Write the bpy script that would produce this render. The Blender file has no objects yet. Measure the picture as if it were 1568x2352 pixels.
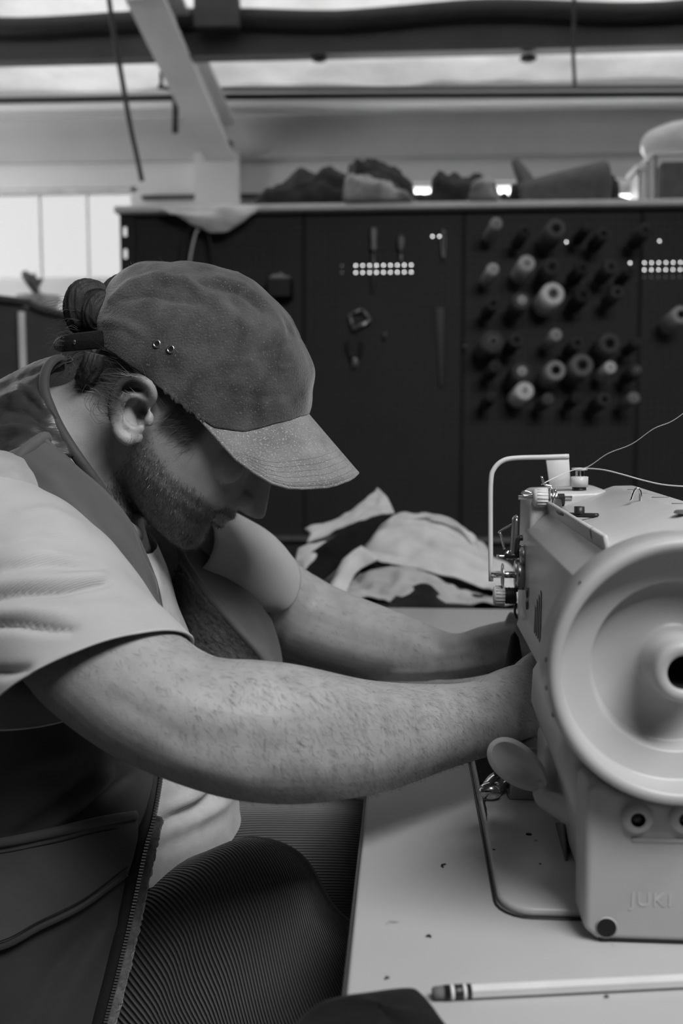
import bpy, bmesh, math, random
import numpy as np
from mathutils import Vector, Matrix, noise as mnoise

random.seed(7); np.random.seed(7)
scene = bpy.context.scene
COL = scene.collection

# ------------------------------------------------------------------ camera, world, lights, exposure
CAM_Z = 1.078
FPX = 1568 * 35 / 24.0
PITCH = math.atan(221 / FPX)
YAW = math.atan(149 / FPX * math.cos(PITCH))
cam_data = bpy.data.cameras.new('camera')
cam_data.sensor_fit = 'HORIZONTAL'; cam_data.sensor_width = 24.0; cam_data.lens = 35.0
cam_data.clip_start = 0.02; cam_data.clip_end = 100
cam_data.dof.use_dof = True; cam_data.dof.focus_distance = 0.86; cam_data.dof.aperture_fstop = 5.4
cam = bpy.data.objects.new('camera', cam_data); COL.objects.link(cam)
cam.location = (0, 0, CAM_Z); cam.rotation_euler = (math.pi / 2 - PITCH, 0, YAW)
scene.camera = cam

world = bpy.data.worlds.new('overcast_sky'); scene.world = world; world.use_nodes = True
bg = world.node_tree.nodes['Background']
bg.inputs[0].default_value = (1, 1, 1, 1); bg.inputs[1].default_value = 5.0

def area_light(name, loc, target, sx, sy, power):
    d = bpy.data.lights.new(name, 'AREA'); d.shape = 'RECTANGLE'; d.size = sx; d.size_y = sy; d.energy = power
    o = bpy.data.objects.new(name, d); COL.objects.link(o); o.location = loc
    o.rotation_euler = (Vector(target) - Vector(loc)).to_track_quat('-Z', 'Y').to_euler()
    return o
area_light('overhead_shop_light', (0.92, -0.42, 2.78), (0.05, 0.80, 0.85), 1.5, 0.8, 54)
area_light('back_wall_fill_light', (-3.3, 4.3, 1.95), (1.2, 5.1, 2.2), 1.2, 1.2, 20)  # fill added to brighten the back wall; no window stands there

scene.view_settings.view_transform = 'Standard'; scene.view_settings.look = 'None'
scene.view_settings.exposure = 0.5; scene.view_settings.gamma = 1.0
scene.view_settings.use_curve_mapping = False

# ------------------------------------------------------------------ helpers
_cp, _sp, _cy, _sy = math.cos(PITCH), math.sin(PITCH), math.cos(YAW), math.sin(YAW)
RIGHT = Vector((_cy, _sy, 0)); FWD = Vector((-_sy * _cp, _cy * _cp, -_sp)); UP = Vector((-_sy * _sp, _cy * _sp, _cp))
def P(px, py, Y):
    """the point of the place seen at a measured photo position, at a given distance Y into the room"""
    d = FWD * FPX + RIGHT * (px - 784) - UP * (py - 1176)
    t = Y / d.y
    return Vector((d.x * t, Y, CAM_Z + d.z * t))
def on_plane(px, py, z):
    d = FWD * FPX + RIGHT * (px - 784) - UP * (py - 1176)
    t = (z - CAM_Z) / d.z
    return Vector((d.x * t, d.y * t, z))
TABLE_Z = 0.75
_cR, _cF, _cU = np.array(RIGHT), np.array(FWD), np.array(UP)
def seen_at(p):
    d = np.asarray(p, dtype=float) - np.array((0, 0, CAM_Z)); k = FPX / (d @ _cF); return 784 + (d @ _cR) * k, 1176 - (d @ _cU) * k
def crease(p, lines):
    """depth of cloth folds measured on the photo: lines of (points, half width, depth); depth < 0 is a valley, > 0 a ridge"""
    x, y = seen_at(p); t = 0.0
    for pts, w, dpt in lines:
        best = 1e9; bs = 0
        for k in range(len(pts) - 1):
            (ax, ay), (bx, by) = pts[k], pts[k + 1]; vx, vy = bx - ax, by - ay
            s = max(0, min(1, ((x - ax) * vx + (y - ay) * vy) / (vx * vx + vy * vy))); dx, dy = x - ax - s * vx, y - ay - s * vy
            d = math.hypot(dx, dy)
            if d < best: best = d; bs = (k + s) / (len(pts) - 1)
        if best < 3 * w: t += dpt * math.exp(-(best / w) ** 2) * (.35 + .65 * math.sin(math.pi * min(1, max(0, .12 + .76 * bs))))
    return t

def crease_np(co, mask, lines):
    x, y = seen_at(co[mask]); t = np.zeros(len(x))
    for pts, w, dpt in lines:
        best = np.full(len(x), 1e9)
        for (ax, ay), (bx, by) in zip(pts[:-1], pts[1:]):
            vx, vy = bx - ax, by - ay; s = np.clip(((x - ax) * vx + (y - ay) * vy) / (vx * vx + vy * vy + 1e-9), 0, 1)
            best = np.minimum(best, np.hypot(x - ax - s * vx, y - ay - s * vy))
        t += dpt * np.exp(-(best / w) ** 2)
    return t
def tag(o, label, cat, group=None, kind=None):
    if label: o['label'] = label
    if cat: o['category'] = cat
    if group: o['group'] = group
    if kind: o['kind'] = kind
    return o
def struct(o, label=None):
    o['kind'] = 'structure'
    if label: o['label'] = label
    return o
def empty(name, loc=(0, 0, 0)):
    o = bpy.data.objects.new(name, None); COL.objects.link(o); o.location = loc; o.empty_display_size = .05
    return o
def link(o, parent=None):
    COL.objects.link(o)
    if parent is not None:
        o.parent = parent
        if parent.type == 'EMPTY': o.matrix_parent_inverse = Matrix.Translation(parent.location).inverted()
    return o
def mesh(name, v, f, mat, parent=None, smooth=True, uv=None):
    me = bpy.data.meshes.new(name)
    me.from_pydata([tuple(p) for p in v], [], [tuple(q) for q in f])
    me.validate()
    if uv is not None and len(uv) == len(v):
        lay = me.uv_layers.new(name='UVMap')
        li = np.empty(len(me.loops), dtype=np.int32); me.loops.foreach_get('vertex_index', li)
        lay.data.foreach_set('uv', np.asarray(uv, dtype=np.float32)[li].ravel())
    if smooth:
        me.polygons.foreach_set('use_smooth', [True] * len(me.polygons))
    me.materials.append(mat)
    o = bpy.data.objects.new(name, me)
    return link(o, parent)
def join(*parts):
    V, F = [], []
    for v, f in parts:
        k = len(V); V += [tuple(p) for p in v]; F += [tuple(i + k for i in q) for q in f]
    return V, F
def recalc(v, f):
    bm = bmesh.new(); vs = [bm.verts.new(p) for p in v]
    for q in f:
        try: bm.faces.new([vs[i] for i in q])
        except ValueError: pass
    bmesh.ops.recalc_face_normals(bm, faces=bm.faces)
    return bm
def bm_out(bm):
    bm.verts.ensure_lookup_table(); bm.verts.index_update()
    v = [tuple(x.co) for x in bm.verts]; f = [tuple(x.index for x in q.verts) for q in bm.faces]
    bm.free(); return v, f
def bevel(vf, w=.003, seg=2, angle=30):
    bm = recalc(*vf)
    es = [e for e in bm.edges if len(e.link_faces) == 2 and e.calc_face_angle(0) > math.radians(angle)]
    bmesh.ops.bevel(bm, geom=es, offset=w, segments=seg, affect='EDGES', profile=.5, clamp_overlap=True)
    return bm_out(bm)
def box(x0, x1, y0, y1, z0, z1, bv=0, seg=2):
    v = [(x, y, z) for x in (x0, x1) for y in (y0, y1) for z in (z0, z1)]
    f = [(0, 1, 3, 2), (4, 6, 7, 5), (0, 4, 5, 1), (2, 3, 7, 6), (0, 2, 6, 4), (1, 5, 7, 3)]
    return bevel((v, f), bv, seg) if bv else (v, f)
def prism(poly, off, bv=0, seg=2):
    """poly: list of 3D points, off: extrusion vector"""
    n = len(poly); off = Vector(off)
    v = [Vector(p) for p in poly] + [Vector(p) + off for p in poly]
    f = [tuple(range(n))[::-1], tuple(range(n, 2 * n))] + [(i, (i + 1) % n, n + (i + 1) % n, n + i) for i in range(n)]
    return bevel((v, f), bv, seg) if bv else (v, f)
def catmull(pts, n):
    """resample a polyline of arrays smoothly; n samples between knots"""
    p = np.asarray(pts, dtype=float)
    if len(p) < 3:
        t = np.linspace(0, 1, n + 1)[:, None]; return p[0] * (1 - t) + p[-1] * t
    q = np.vstack([2 * p[0] - p[1], p, 2 * p[-1] - p[-2]])
    out = []
    for i in range(1, len(q) - 2):
        for k in range(n):
            t = k / n
            out.append(.5 * ((2 * q[i]) + (-q[i - 1] + q[i + 1]) * t + (2 * q[i - 1] - 5 * q[i] + 4 * q[i + 1] - q[i + 2]) * t * t
                             + (-q[i - 1] + 3 * q[i] - 3 * q[i + 1] + q[i + 2]) * t ** 3))
    out.append(p[-1]); return np.array(out)
def tube(pts, r, n=10, sub=4, caps=True, flat=None):
    """round (or flat=(a,b) elliptical) tube along points; r a number or one per knot"""
    pts = np.array([tuple(p) for p in pts], dtype=float)
    rr = np.full(len(pts), r) if np.isscalar(r) else np.asarray(r, dtype=float)
    c = catmull(np.hstack([pts, rr[:, None]]), sub) if sub > 1 else np.hstack([pts, rr[:, None]])
    path, rad = c[:, :3], np.maximum(c[:, 3], 1e-5)
    tang = np.gradient(path, axis=0); tang /= np.linalg.norm(tang, axis=1)[:, None] + 1e-12
    ref = np.array([0, 0, 1.0]) if abs(tang[0][2]) < .9 else np.array([1.0, 0, 0])
    u = np.cross(tang[0], ref); u /= np.linalg.norm(u)
    v, f = [], []
    for i in range(len(path)):
        u = u - tang[i] * np.dot(u, tang[i]); u /= np.linalg.norm(u) + 1e-12
        w = np.cross(tang[i], u)
        for k in range(n):
            a = 2 * math.pi * k / n
            ca, sa = math.cos(a), math.sin(a)
            if flat: ca *= flat[0]; sa *= flat[1]
            v.append(path[i] + rad[i] * (ca * u + sa * w))
        if i:
            b = (i - 1) * n
            for k in range(n):
                f.append((b + k, b + (k + 1) % n, b + n + (k + 1) % n, b + n + k))
    if caps:
        m = len(path); v.append(path[0]); v.append(path[-1])
        for k in range(n):
            f.append((len(v) - 2, (k + 1) % n, k)); f.append((len(v) - 1, (m - 1) * n + k, (m - 1) * n + (k + 1) % n))
    return v, f
def lathe(profile, centre, axis=(0, -1, 0), n=32, ref=(0, 0, 1)):
    """profile: (radius, height along axis)"""
    ax = Vector(axis).normalized(); u = Vector(ref); u = (u - ax * u.dot(ax)).normalized(); w = ax.cross(u); c = Vector(centre)
    v, f = [], []
    for i, (r, h) in enumerate(profile):
        for k in range(n):
            a = 2 * math.pi * k / n
            v.append(c + ax * h + (u * math.cos(a) + w * math.sin(a)) * max(r, 1e-5))
        if i:
            b = (i - 1) * n
            for k in range(n): f.append((b + k, b + (k + 1) % n, b + n + (k + 1) % n, b + n + k))
    return v, f
def xtube(secs, n=28, sub=5, caps=True, power=2.0, wob=None):
    """loft through elliptical sections: (ax, ay, bx, by, Y, ry[, dY]); a/b the two outline points, ry half-thickness across"""
    rows = []
    for s in secs:
        dy = s[6] if len(s) > 6 else 0.0
        A, B = P(s[0], s[1], s[4] - dy), P(s[2], s[3], s[4] + dy)
        rows.append(list((A + B) / 2) + list((A - B) / 2) + [s[5]])
    c = catmull(rows, sub); m = len(c)
    path = c[:, :3]; tang = np.gradient(path, axis=0)
    v, f, uv = [], [], []
    for i in range(m):
        e1 = c[i, 3:6]; t = tang[i] / (np.linalg.norm(tang[i]) + 1e-12)
        e2 = np.cross(t, e1); e2 /= np.linalg.norm(e2) + 1e-12
        e2 = e2 * c[i, 6]
        for k in range(n):
            a = 2 * math.pi * k / n
            ca, sa = math.cos(a), math.sin(a)
            if power != 2.0:
                ca = math.copysign(abs(ca) ** (2 / power), ca); sa = math.copysign(abs(sa) ** (2 / power), sa)
            p = path[i] + e1 * ca + e2 * sa
            if wob: p = p + (e1 / np.linalg.norm(e1) * ca + e2 / (np.linalg.norm(e2) + 1e-9) * sa) * wob(k / n, i / (m - 1), p)
            v.append(p); uv.append((k / n, i / (m - 1)))
        if i:
            b = (i - 1) * n
            for k in range(n): f.append((b + k, b + (k + 1) % n, b + n + (k + 1) % n, b + n + k))
    if caps:
        v.append(path[0]); v.append(path[-1]); uv += [(0, 0), (0, 1)]
        for k in range(n):
            f.append((len(v) - 2, (k + 1) % n, k)); f.append((len(v) - 1, (m - 1) * n + k, (m - 1) * n + (k + 1) % n))
    return v, f, uv
def patch(grid, su=6, sv=6, disp=None):
    """smooth surface through a grid of 3D control points; disp(u, v, p) moves it along its normal"""
    g = np.array([[tuple(p) for p in row] for row in grid], dtype=float)
    a = np.array([catmull(row, su) for row in g])
    b = np.array([catmull(a[:, j], sv) for j in range(a.shape[1])]).transpose(1, 0, 2)
    R, C = b.shape[:2]
    uv = [(j / (C - 1), i / (R - 1)) for i in range(R) for j in range(C)]
    if disp:
        du = np.gradient(b, axis=1); dv = np.gradient(b, axis=0)
        nn = np.cross(du, dv); nn /= np.linalg.norm(nn, axis=2)[..., None] + 1e-12
        # towards the camera counts as out
        s = np.sign(np.sum(nn * (np.array(cam.location) - b), axis=2)); s[s == 0] = 1
        s = np.sign(np.median(s)) or 1
        for i in range(R):
            for j in range(C):
                b[i, j] += nn[i, j] * s * disp(j / (C - 1), i / (R - 1), b[i, j])
    v = [tuple(p) for p in b.reshape(-1, 3)]
    f = [(i * C + j, i * C + j + 1, (i + 1) * C + j + 1, (i + 1) * C + j) for i in range(R - 1) for j in range(C - 1)]
    return v, f, uv
def Pg(rows):
    return [[P(*p) for p in row] for row in rows]
def solid(o, t, offset=0.0):
    m = o.modifiers.new('thickness', 'SOLIDIFY'); m.thickness = t; m.offset = offset; return o
def ball(c, r, n=16, m=10, squash=(1, 1, 1), rot=None):
    v, f = [], []
    for i in range(m + 1):
        th = math.pi * i / m
        for k in range(n):
            a = 2 * math.pi * k / n
            p = Vector((math.sin(th) * math.cos(a) * squash[0], math.sin(th) * math.sin(a) * squash[1], math.cos(th) * squash[2])) * r
            if rot: p = rot @ p
            v.append(Vector(c) + p)
        if i:
            b = (i - 1) * n
            for k in range(n): f.append((b + k, b + (k + 1) % n, b + n + (k + 1) % n, b + n + k))
    return v, f
def nz(p, s, seed=0.0): return mnoise.noise(Vector((p[0] * s + seed, p[1] * s + seed * 1.7, p[2] * s - seed)))
def fbm(p, s, o=3, seed=0.0):
    a, t = 1.0, 0.0
    for k in range(o):
        t += a * nz(p, s, seed + 3.1 * k); s *= 2.03; a *= .5
    return t

# ------------------------------------------------------------------ materials (all grey: the photograph is black and white)
def mat(name, val, rough=.6, metal=0.0, var=.12, vscale=14.0, bump=0.0, bscale=300.0, spec=.4, coat=0.0, sss=0.0, speck=None, sheen=0.0, stretch=None):
    m = bpy.data.materials.new(name); m.use_nodes = True
    nt = m.node_tree; N = nt.nodes; L = nt.links; b = N['Principled BSDF']
    b.inputs['Roughness'].default_value = rough; b.inputs['Metallic'].default_value = metal
    b.inputs['Specular IOR Level'].default_value = spec
    if coat: b.inputs['Coat Weight'].default_value = coat; b.inputs['Coat Roughness'].default_value = .15
    if sheen: b.inputs['Sheen Weight'].default_value = sheen; b.inputs['Sheen Roughness'].default_value = .5
    if sss:
        b.inputs['Subsurface Weight'].default_value = sss; b.inputs['Subsurface Radius'].default_value = (.006, .006, .006)
        b.inputs['Subsurface Scale'].default_value = 1.0
    tc = N.new('ShaderNodeTexCoord'); mp = N.new('ShaderNodeMapping'); L.new(tc.outputs['Object'], mp.inputs['Vector'])
    if stretch: mp.inputs['Scale'].default_value = stretch
    no = N.new('ShaderNodeTexNoise'); no.inputs['Scale'].default_value = vscale; no.inputs['Detail'].default_value = 5
    L.new(mp.outputs[0], no.inputs['Vector'])
    cr = N.new('ShaderNodeValToRGB'); cr.color_ramp.elements[0].position = .3; cr.color_ramp.elements[1].position = .7
    lo, hi = val * (1 - var), val * (1 + var)
    cr.color_ramp.elements[0].color = (lo, lo, lo, 1); cr.color_ramp.elements[1].color = (hi, hi, hi, 1)
    L.new(no.outputs['Fac'], cr.inputs[0]); col = cr.outputs[0]
    if speck:                                              # (scale, threshold, value): sparse marks of another tone
        n2 = N.new('ShaderNodeTexNoise'); n2.inputs['Scale'].default_value = speck[0]; n2.inputs['Detail'].default_value = 2
        L.new(mp.outputs[0], n2.inputs['Vector'])
        c2 = N.new('ShaderNodeValToRGB'); c2.color_ramp.elements[0].position = speck[1]; c2.color_ramp.elements[1].position = speck[1] + .04
        L.new(n2.outputs['Fac'], c2.inputs[0])
        mx = N.new('ShaderNodeMix'); mx.data_type = 'RGBA'; mx.inputs['B'].default_value = (speck[2],) * 3 + (1,)
        L.new(c2.outputs[0], mx.inputs['Factor']); L.new(col, mx.inputs['A']); col = mx.outputs['Result']
    L.new(col, b.inputs['Base Color'])
    if bump:
        n3 = N.new('ShaderNodeTexNoise'); n3.inputs['Scale'].default_value = bscale; n3.inputs['Detail'].default_value = 3
        L.new(mp.outputs[0], n3.inputs['Vector'])
        bp = N.new('ShaderNodeBump'); bp.inputs['Strength'].default_value = bump; bp.inputs['Distance'].default_value = .002
        L.new(n3.outputs['Fac'], bp.inputs['Height']); L.new(bp.outputs[0], b.inputs['Normal'])
    return m
def rib_mat(name, val, count, axis='X', depth=.5, rough=.9, sheen=.2, contrast=.35, warp=.4, var=.15):
    """cloth with fine ribs running along one UV direction (corduroy, knit)"""
    m = mat(name, val, rough=rough, var=var, vscale=9, sheen=sheen, spec=.15)
    nt = m.node_tree; N = nt.nodes; L = nt.links; b = N['Principled BSDF']
    uv = N.new('ShaderNodeUVMap'); wv = N.new('ShaderNodeTexWave'); wv.wave_type = 'BANDS'; wv.bands_direction = axis
    wv.inputs['Scale'].default_value = count / 20 * 2 * math.pi / (2 * math.pi) ; wv.inputs['Distortion'].default_value = warp
    wv.inputs['Detail'].default_value = 2; wv.inputs['Detail Scale'].default_value = 1.5
    wv.inputs['Scale'].default_value = count * math.pi / 10 / 1.0 / 1.0
    L.new(uv.outputs[0], wv.inputs['Vector'])
    src = b.inputs['Base Color'].links[0].from_socket
    mx = N.new('ShaderNodeMix'); mx.data_type = 'RGBA'; mx.blend_type = 'MULTIPLY'; mx.inputs['Factor'].default_value = contrast
    L.new(src, mx.inputs['A']); L.new(wv.outputs['Color'], mx.inputs['B']); L.new(mx.outputs['Result'], b.inputs['Base Color'])
    bp = N.new('ShaderNodeBump'); bp.inputs['Strength'].default_value = depth; bp.inputs['Distance'].default_value = .002
    L.new(wv.outputs['Fac'], bp.inputs['Height']); L.new(bp.outputs[0], b.inputs['Normal'])
    return m

M = {}
M['floor'] = mat('concrete_floor', .12, .7, var=.25, vscale=3, bump=.2, bscale=40)
M['wall'] = mat('painted_metal_wall', .72, .8, var=.05, vscale=2)
M['wall_band'] = mat('painted_girt', .52, .8, var=.06, vscale=3)
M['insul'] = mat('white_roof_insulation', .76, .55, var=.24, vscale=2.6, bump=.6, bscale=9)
M['wall_dark'] = mat('light_damping_wall', .06, .8, var=.08, vscale=2)  # dark tone keeps the unseen walls from bouncing light
M['insul_dark'] = mat('dimmed_roof_insulation', .25, .7, var=.1, vscale=5)  # darker copy of the insulation so unseen near bays give less light
M['purlin'] = mat('dark_primed_steel', .075, .6, var=.2, vscale=4)
M['rafter'] = mat('grey_painted_rafter', .62, .6, var=.1, vscale=4)
M['pipe'] = mat('black_pipe', .022, .5)
M['frame'] = mat('white_window_frame', .7, .5)
M['peg'] = mat('dark_pegboard', .026, .62, var=.12, vscale=6)
M['pegback'] = mat('black_backing_board', .007, .9)
M['shelf'] = mat('pale_shelf_board', .8, .6, var=.08)
M['laminate'] = mat('pale_laminate', .40, .38, var=.05, vscale=7, bump=.04, bscale=500, speck=(38, .74, .2), spec=.35)
M['dark_edge'] = mat('dark_edge_band', .05, .5)
M['table_black'] = mat('matt_black_table', .02, .9, spec=.1)
M['steel'] = mat('dark_steel_stand', .06, .5, metal=.3)
M['enamel'] = mat('worn_pale_enamel', .48, .33, var=.05, vscale=20, bump=.12, bscale=260, speck=(26, .76, .12), spec=.5)
M['enamel_smooth'] = mat('smooth_pale_enamel', .42, .36, var=.03, vscale=9, spec=.45)
M['enamel_bed'] = mat('pale_bed_enamel', .46, .3, var=.05, vscale=14, speck=(45, .75, .08), spec=.5)
M['cover'] = mat('pale_plastic_cover', .42, .45, var=.03, vscale=12, bump=.03, bscale=400)
M['chrome'] = mat('chrome', .75, .14, metal=1.0, var=.03)
M['steel_bright'] = mat('brushed_steel', .5, .28, metal=1.0, var=.08, vscale=60)
M['black'] = mat('black_metal', .015, .4)
M['hole'] = mat('hole_shade_black', .006, .9)  # black stands in for the shade inside holes
M['knob'] = mat('ivory_knob', .6, .4)
M['skin'] = mat('skin', .305, .5, var=.10, vscale=60, bump=.14, bscale=700, spec=.35, sss=.12)
M['hair'] = mat('dark_brown_hair', .032, .6, var=.4, vscale=120, spec=.25, bump=1.0, bscale=240, stretch=(1, 1, .25))
M['strand'] = mat('backlit_hair_strand', .10, .4, spec=.6)  # paler than the hair: the backlight is put into this tone
M['arm_hair'] = mat('fine_dark_hair', .045, .6)
M['stubble'] = mat('stubble_hair', .03, .4, spec=.7, var=.6, vscale=500)
M['cap'] = mat('worn_cotton_cap', .052, .85, var=.6, vscale=34, bump=.5, bscale=500, speck=(700, .63, .11), sheen=.35, spec=.15)
M['bill'] = mat('worn_cap_bill', .19, .8, var=.35, vscale=30, bump=.45, bscale=520, speck=(700, .60, .33), sheen=.35, spec=.15)
M['leather'] = mat('black_leather_strap', .02, .5, bump=.3, bscale=300)
M['brass'] = mat('metal_eyelet', .4, .3, metal=1.0)
M['shirt'] = rib_mat('heather_grey_jersey', .43, 240, 'Y', depth=.25, contrast=.10, warp=2.0, var=.10)
M['shirt_body'] = mat('heather_grey_jersey_body', .43, .9, var=.12, vscale=60, bump=.2, bscale=900, sheen=.2, spec=.15)
M['vest'] = mat('dark_nylon_vest', .042, .62, var=.15, vscale=12, bump=.25, bscale=120, spec=.3, sheen=.15)
M['vest_front'] = mat('charcoal_vest_front', .082, .7, var=.12, vscale=14, bump=.2, bscale=160, spec=.25, sheen=.15)
M['quilt'] = mat('glossy_quilted_nylon', .028, .36, var=.2, vscale=20, bump=.5, bscale=45, spec=.55, stretch=(1, 1, 3))
M['fleece'] = mat('fleece_lining', .13, .95, var=.45, vscale=160, bump=1.0, bscale=260, sheen=.5)
M['zip'] = mat('zip_tape', .012, .7)
M['zip_teeth'] = mat('metal_zip_teeth', .6, .3, metal=1.0)
M['cord'] = rib_mat('dark_corduroy', .12, 200, 'X', depth=.9, contrast=.7, warp=.25)
M['dark_cloth'] = mat('dark_cloth', .009, .9, var=.3, vscale=30, bump=.3, bscale=300, sheen=.03, spec=.15)
M['canvas'] = mat('pale_canvas', .58, .85, var=.1, vscale=18, bump=.3, bscale=350)
M['canvas2'] = mat('natural_canvas', .42, .85, var=.14, vscale=18, bump=.3, bscale=350)
M['jacket'] = mat('charcoal_jacket', .035, .8, var=.5, vscale=16, bump=.4, bscale=90)
M['jacket2'] = mat('grey_jacket', .34, .8, var=.5, vscale=10, bump=.4, bscale=90)
M['roll'] = mat('grey_felt_roll', .15, .9, var=.15, vscale=30)
M['bin'] = mat('milky_plastic_bin', .75, .35, var=.05, spec=.5)
M['paper'] = mat('white_paper', .75, .7)
M['pencil'] = mat('pale_pencil_lacquer', .55, .3, var=.04, vscale=40)
M['eraser'] = mat('worn_eraser', .11, .9, var=.3, vscale=200)
M['ferrule'] = mat('pencil_ferrule', .035, .4, metal=.6)
M['ferrule_band'] = mat('pencil_ferrule_band', .6, .4)
M['thread'] = mat('pale_thread', .8, .6)
M['tool'] = mat('steel_tool', .35, .35, metal=.8)
M['emblem'] = mat('printed_mark', .12, .5)
g = bpy.data.materials.new('clear_window_glass'); g.use_nodes = True
_n = g.node_tree.nodes; _n.clear(); _o = _n.new('ShaderNodeOutputMaterial'); _t = _n.new('ShaderNodeBsdfTransparent'); _gl = _n.new('ShaderNodeBsdfGlossy')
_m = _n.new('ShaderNodeMixShader'); _m.inputs[0].default_value = .05; _t.inputs[0].default_value = (.96, .96, .96, 1)
g.node_tree.links.new(_t.outputs[0], _m.inputs[1]); g.node_tree.links.new(_gl.outputs[0], _m.inputs[2]); g.node_tree.links.new(_m.outputs[0], _o.inputs[0])
M['glass_clear'] = g
g = g.copy(); g.name = 'sky_dimming_window_glass'; M['glass'] = g  # tint lowers the sky's brightness through these panes, not a frosted finish
for n_ in g.node_tree.nodes:
    if n_.type == 'BSDF_TRANSPARENT': n_.inputs[0].default_value = (.335, .335, .335, 1)
def glow_through(m, k):                                     # sky let through the blanket to brighten the ceiling; no roof lights exist
    t_ = m.node_tree; b_ = t_.nodes['Principled BSDF']; o_ = t_.nodes['Material Output']
    tr = t_.nodes.new('ShaderNodeBsdfTranslucent'); mx_ = t_.nodes.new('ShaderNodeMixShader'); mx_.inputs[0].default_value = k
    t_.links.new(b_.inputs['Base Color'].links[0].from_socket, tr.inputs[0]); t_.links.new(b_.outputs[0], mx_.inputs[1]); t_.links.new(tr.outputs[0], mx_.inputs[2]); t_.links.new(mx_.outputs[0], o_.inputs[0])
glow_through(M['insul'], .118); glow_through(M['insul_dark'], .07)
TONES = {}
def tone(v, rough=.75):
    k = (round(v, 3), rough)
    if k not in TONES: TONES[k] = mat('thread_tone_%03d' % int(v * 1000), v, rough, var=.12, vscale=90, bump=.3, bscale=500)
    return TONES[k]

# ------------------------------------------------------------------ the room
o = struct(mesh('floor', *box(-4.0, 6.0, -4.0, 5.6, -.1, 0), M['floor'], smooth=False))
WY = 5.5                                                    # back wall
CE = CAM_Z + 1.90                                           # insulation height
ZS = lambda py, Y=WY: P(933, py, Y).z
XS = lambda px, Y=WY: P(px, 955, Y).x
# back wall with a band of windows: pieces around the openings
wz0, wz1 = ZS(637), ZS(420)
w1x0, w1x1 = -3.6, P(316, 520, WY).x
w2x0, w2x1 = P(770, 520, WY).x, 4.2
wall_boxes = [box(-4, 6, WY, WY + .12, 0, wz0), box(-4, 6, WY, WY + .12, wz1, CE + .3), box(-4, w1x0, WY, WY + .12, wz0, wz1),
              box(w1x1, w2x0, WY, WY + .12, wz0, wz1), box(w2x1, 6, WY, WY + .12, wz0, wz1)]
wall_back = struct(mesh('wall_back', *join(*wall_boxes), M['wall'], smooth=False))
girt = mesh('girt', *box(-4, 6, WY - .03, WY - .002, ZS(352, WY - .1), ZS(250, WY - .1)), M['wall_band'], wall_back, smooth=False)
mesh('ledge', *box(P(330, 440, WY).x, P(640, 440, WY).x, WY - .05, WY - .002, ZS(452), ZS(444)), M['purlin'], wall_back, smooth=False)
mesh('column', *box(P(455, 400, WY).x, P(555, 400, WY).x, WY - .10, WY - .003, ZS(475), ZS(353)), M['wall'], wall_back, smooth=False)
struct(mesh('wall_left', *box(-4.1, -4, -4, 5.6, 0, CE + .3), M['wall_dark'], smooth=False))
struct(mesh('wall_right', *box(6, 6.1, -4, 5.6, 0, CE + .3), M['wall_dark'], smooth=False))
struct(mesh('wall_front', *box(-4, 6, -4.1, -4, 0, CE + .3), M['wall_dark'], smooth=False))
def window(name, x0, x1, mull, gm='glass'):
    w = struct(mesh(name, *join(box(x0, x1, WY + .02, WY + .1, wz0 - .03, wz0 + .02), box(x0, x1, WY + .02, WY + .1, wz1 - .02, wz1 + .03),
                                 box(x0, x0 + .04, WY + .02, WY + .1, wz0, wz1), box(x1 - .04, x1, WY + .02, WY + .1, wz0, wz1)), M['frame'], smooth=False))
    xs = [x0 + .02] + mull + [x1 - .02]
    for x in mull:
        mesh('mullion', *box(x - .0015, x + .0015, WY + .04, WY + .07, wz0 + .02, wz1 - .02), M['frame'], w, smooth=False)
    for a, b in zip(xs[:-1], xs[1:]):
        mesh('pane', *box(a + .0015, b - .0015, WY + .045, WY + .053, wz0 + .02, wz1 - .02), M[gm], w, smooth=False)
window('window_1', w1x0, w1x1, [P(p, 520, WY).x for p in (-420, -230, 85, 195)])
window('window_2', w2x0, w2x1, [P(p, 520, WY).x for p in (1000, 1230, 1460)] + [2.4, 3.2], 'glass_clear')

# ceiling: edge frame, deck left off to let sky through sagging blankets between purlins
ceiling = struct(mesh('ceiling', *join(box(-4.1, 6.1, 5.4, 5.6, CE + .10, CE + .3), box(-4.1, 6.1, -4.1, -3.9, CE + .10, CE + .3), box(-4.1, -3.95, -3.9, 5.4, CE + .10, CE + .3), box(5.95, 6.1, -3.9, 5.4, CE + .10, CE + .3)), M['purlin'], smooth=False))
pY = [4.62, 3.15, 1.7, .25, -1.2, -2.6]
bays = [5.5] + pY + [-4.0]
for a, b in zip(bays[1:], bays[:-1]):
    xs = np.linspace(-4, 6, 61); ys = np.linspace(a - .02, b + .01, 11)
    v, f = [], []
    for i, y in enumerate(ys):
        t = (y - a) / (b - a); sag = .05 * math.sin(math.pi * t) + (.19 * t if b > 5 else 0)
        for x in xs:
            v.append((x, y, CE + .04 - sag + .022 * nz((x, y, 0), 2.6) + .012 * abs(math.sin(x * 4.1 + nz((x, y, 3), 1.2) * 2)) + .02 * nz((x, y, 0), 7, 4)))
    n = len(xs)
    f = [(i * n + j, i * n + j + 1, (i + 1) * n + j + 1, (i + 1) * n + j) for i in range(len(ys) - 1) for j in range(n - 1)]
    mesh('insulation_blanket', v, f, M['insul'] if a > 3 else M['insul_dark'], ceiling)
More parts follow.
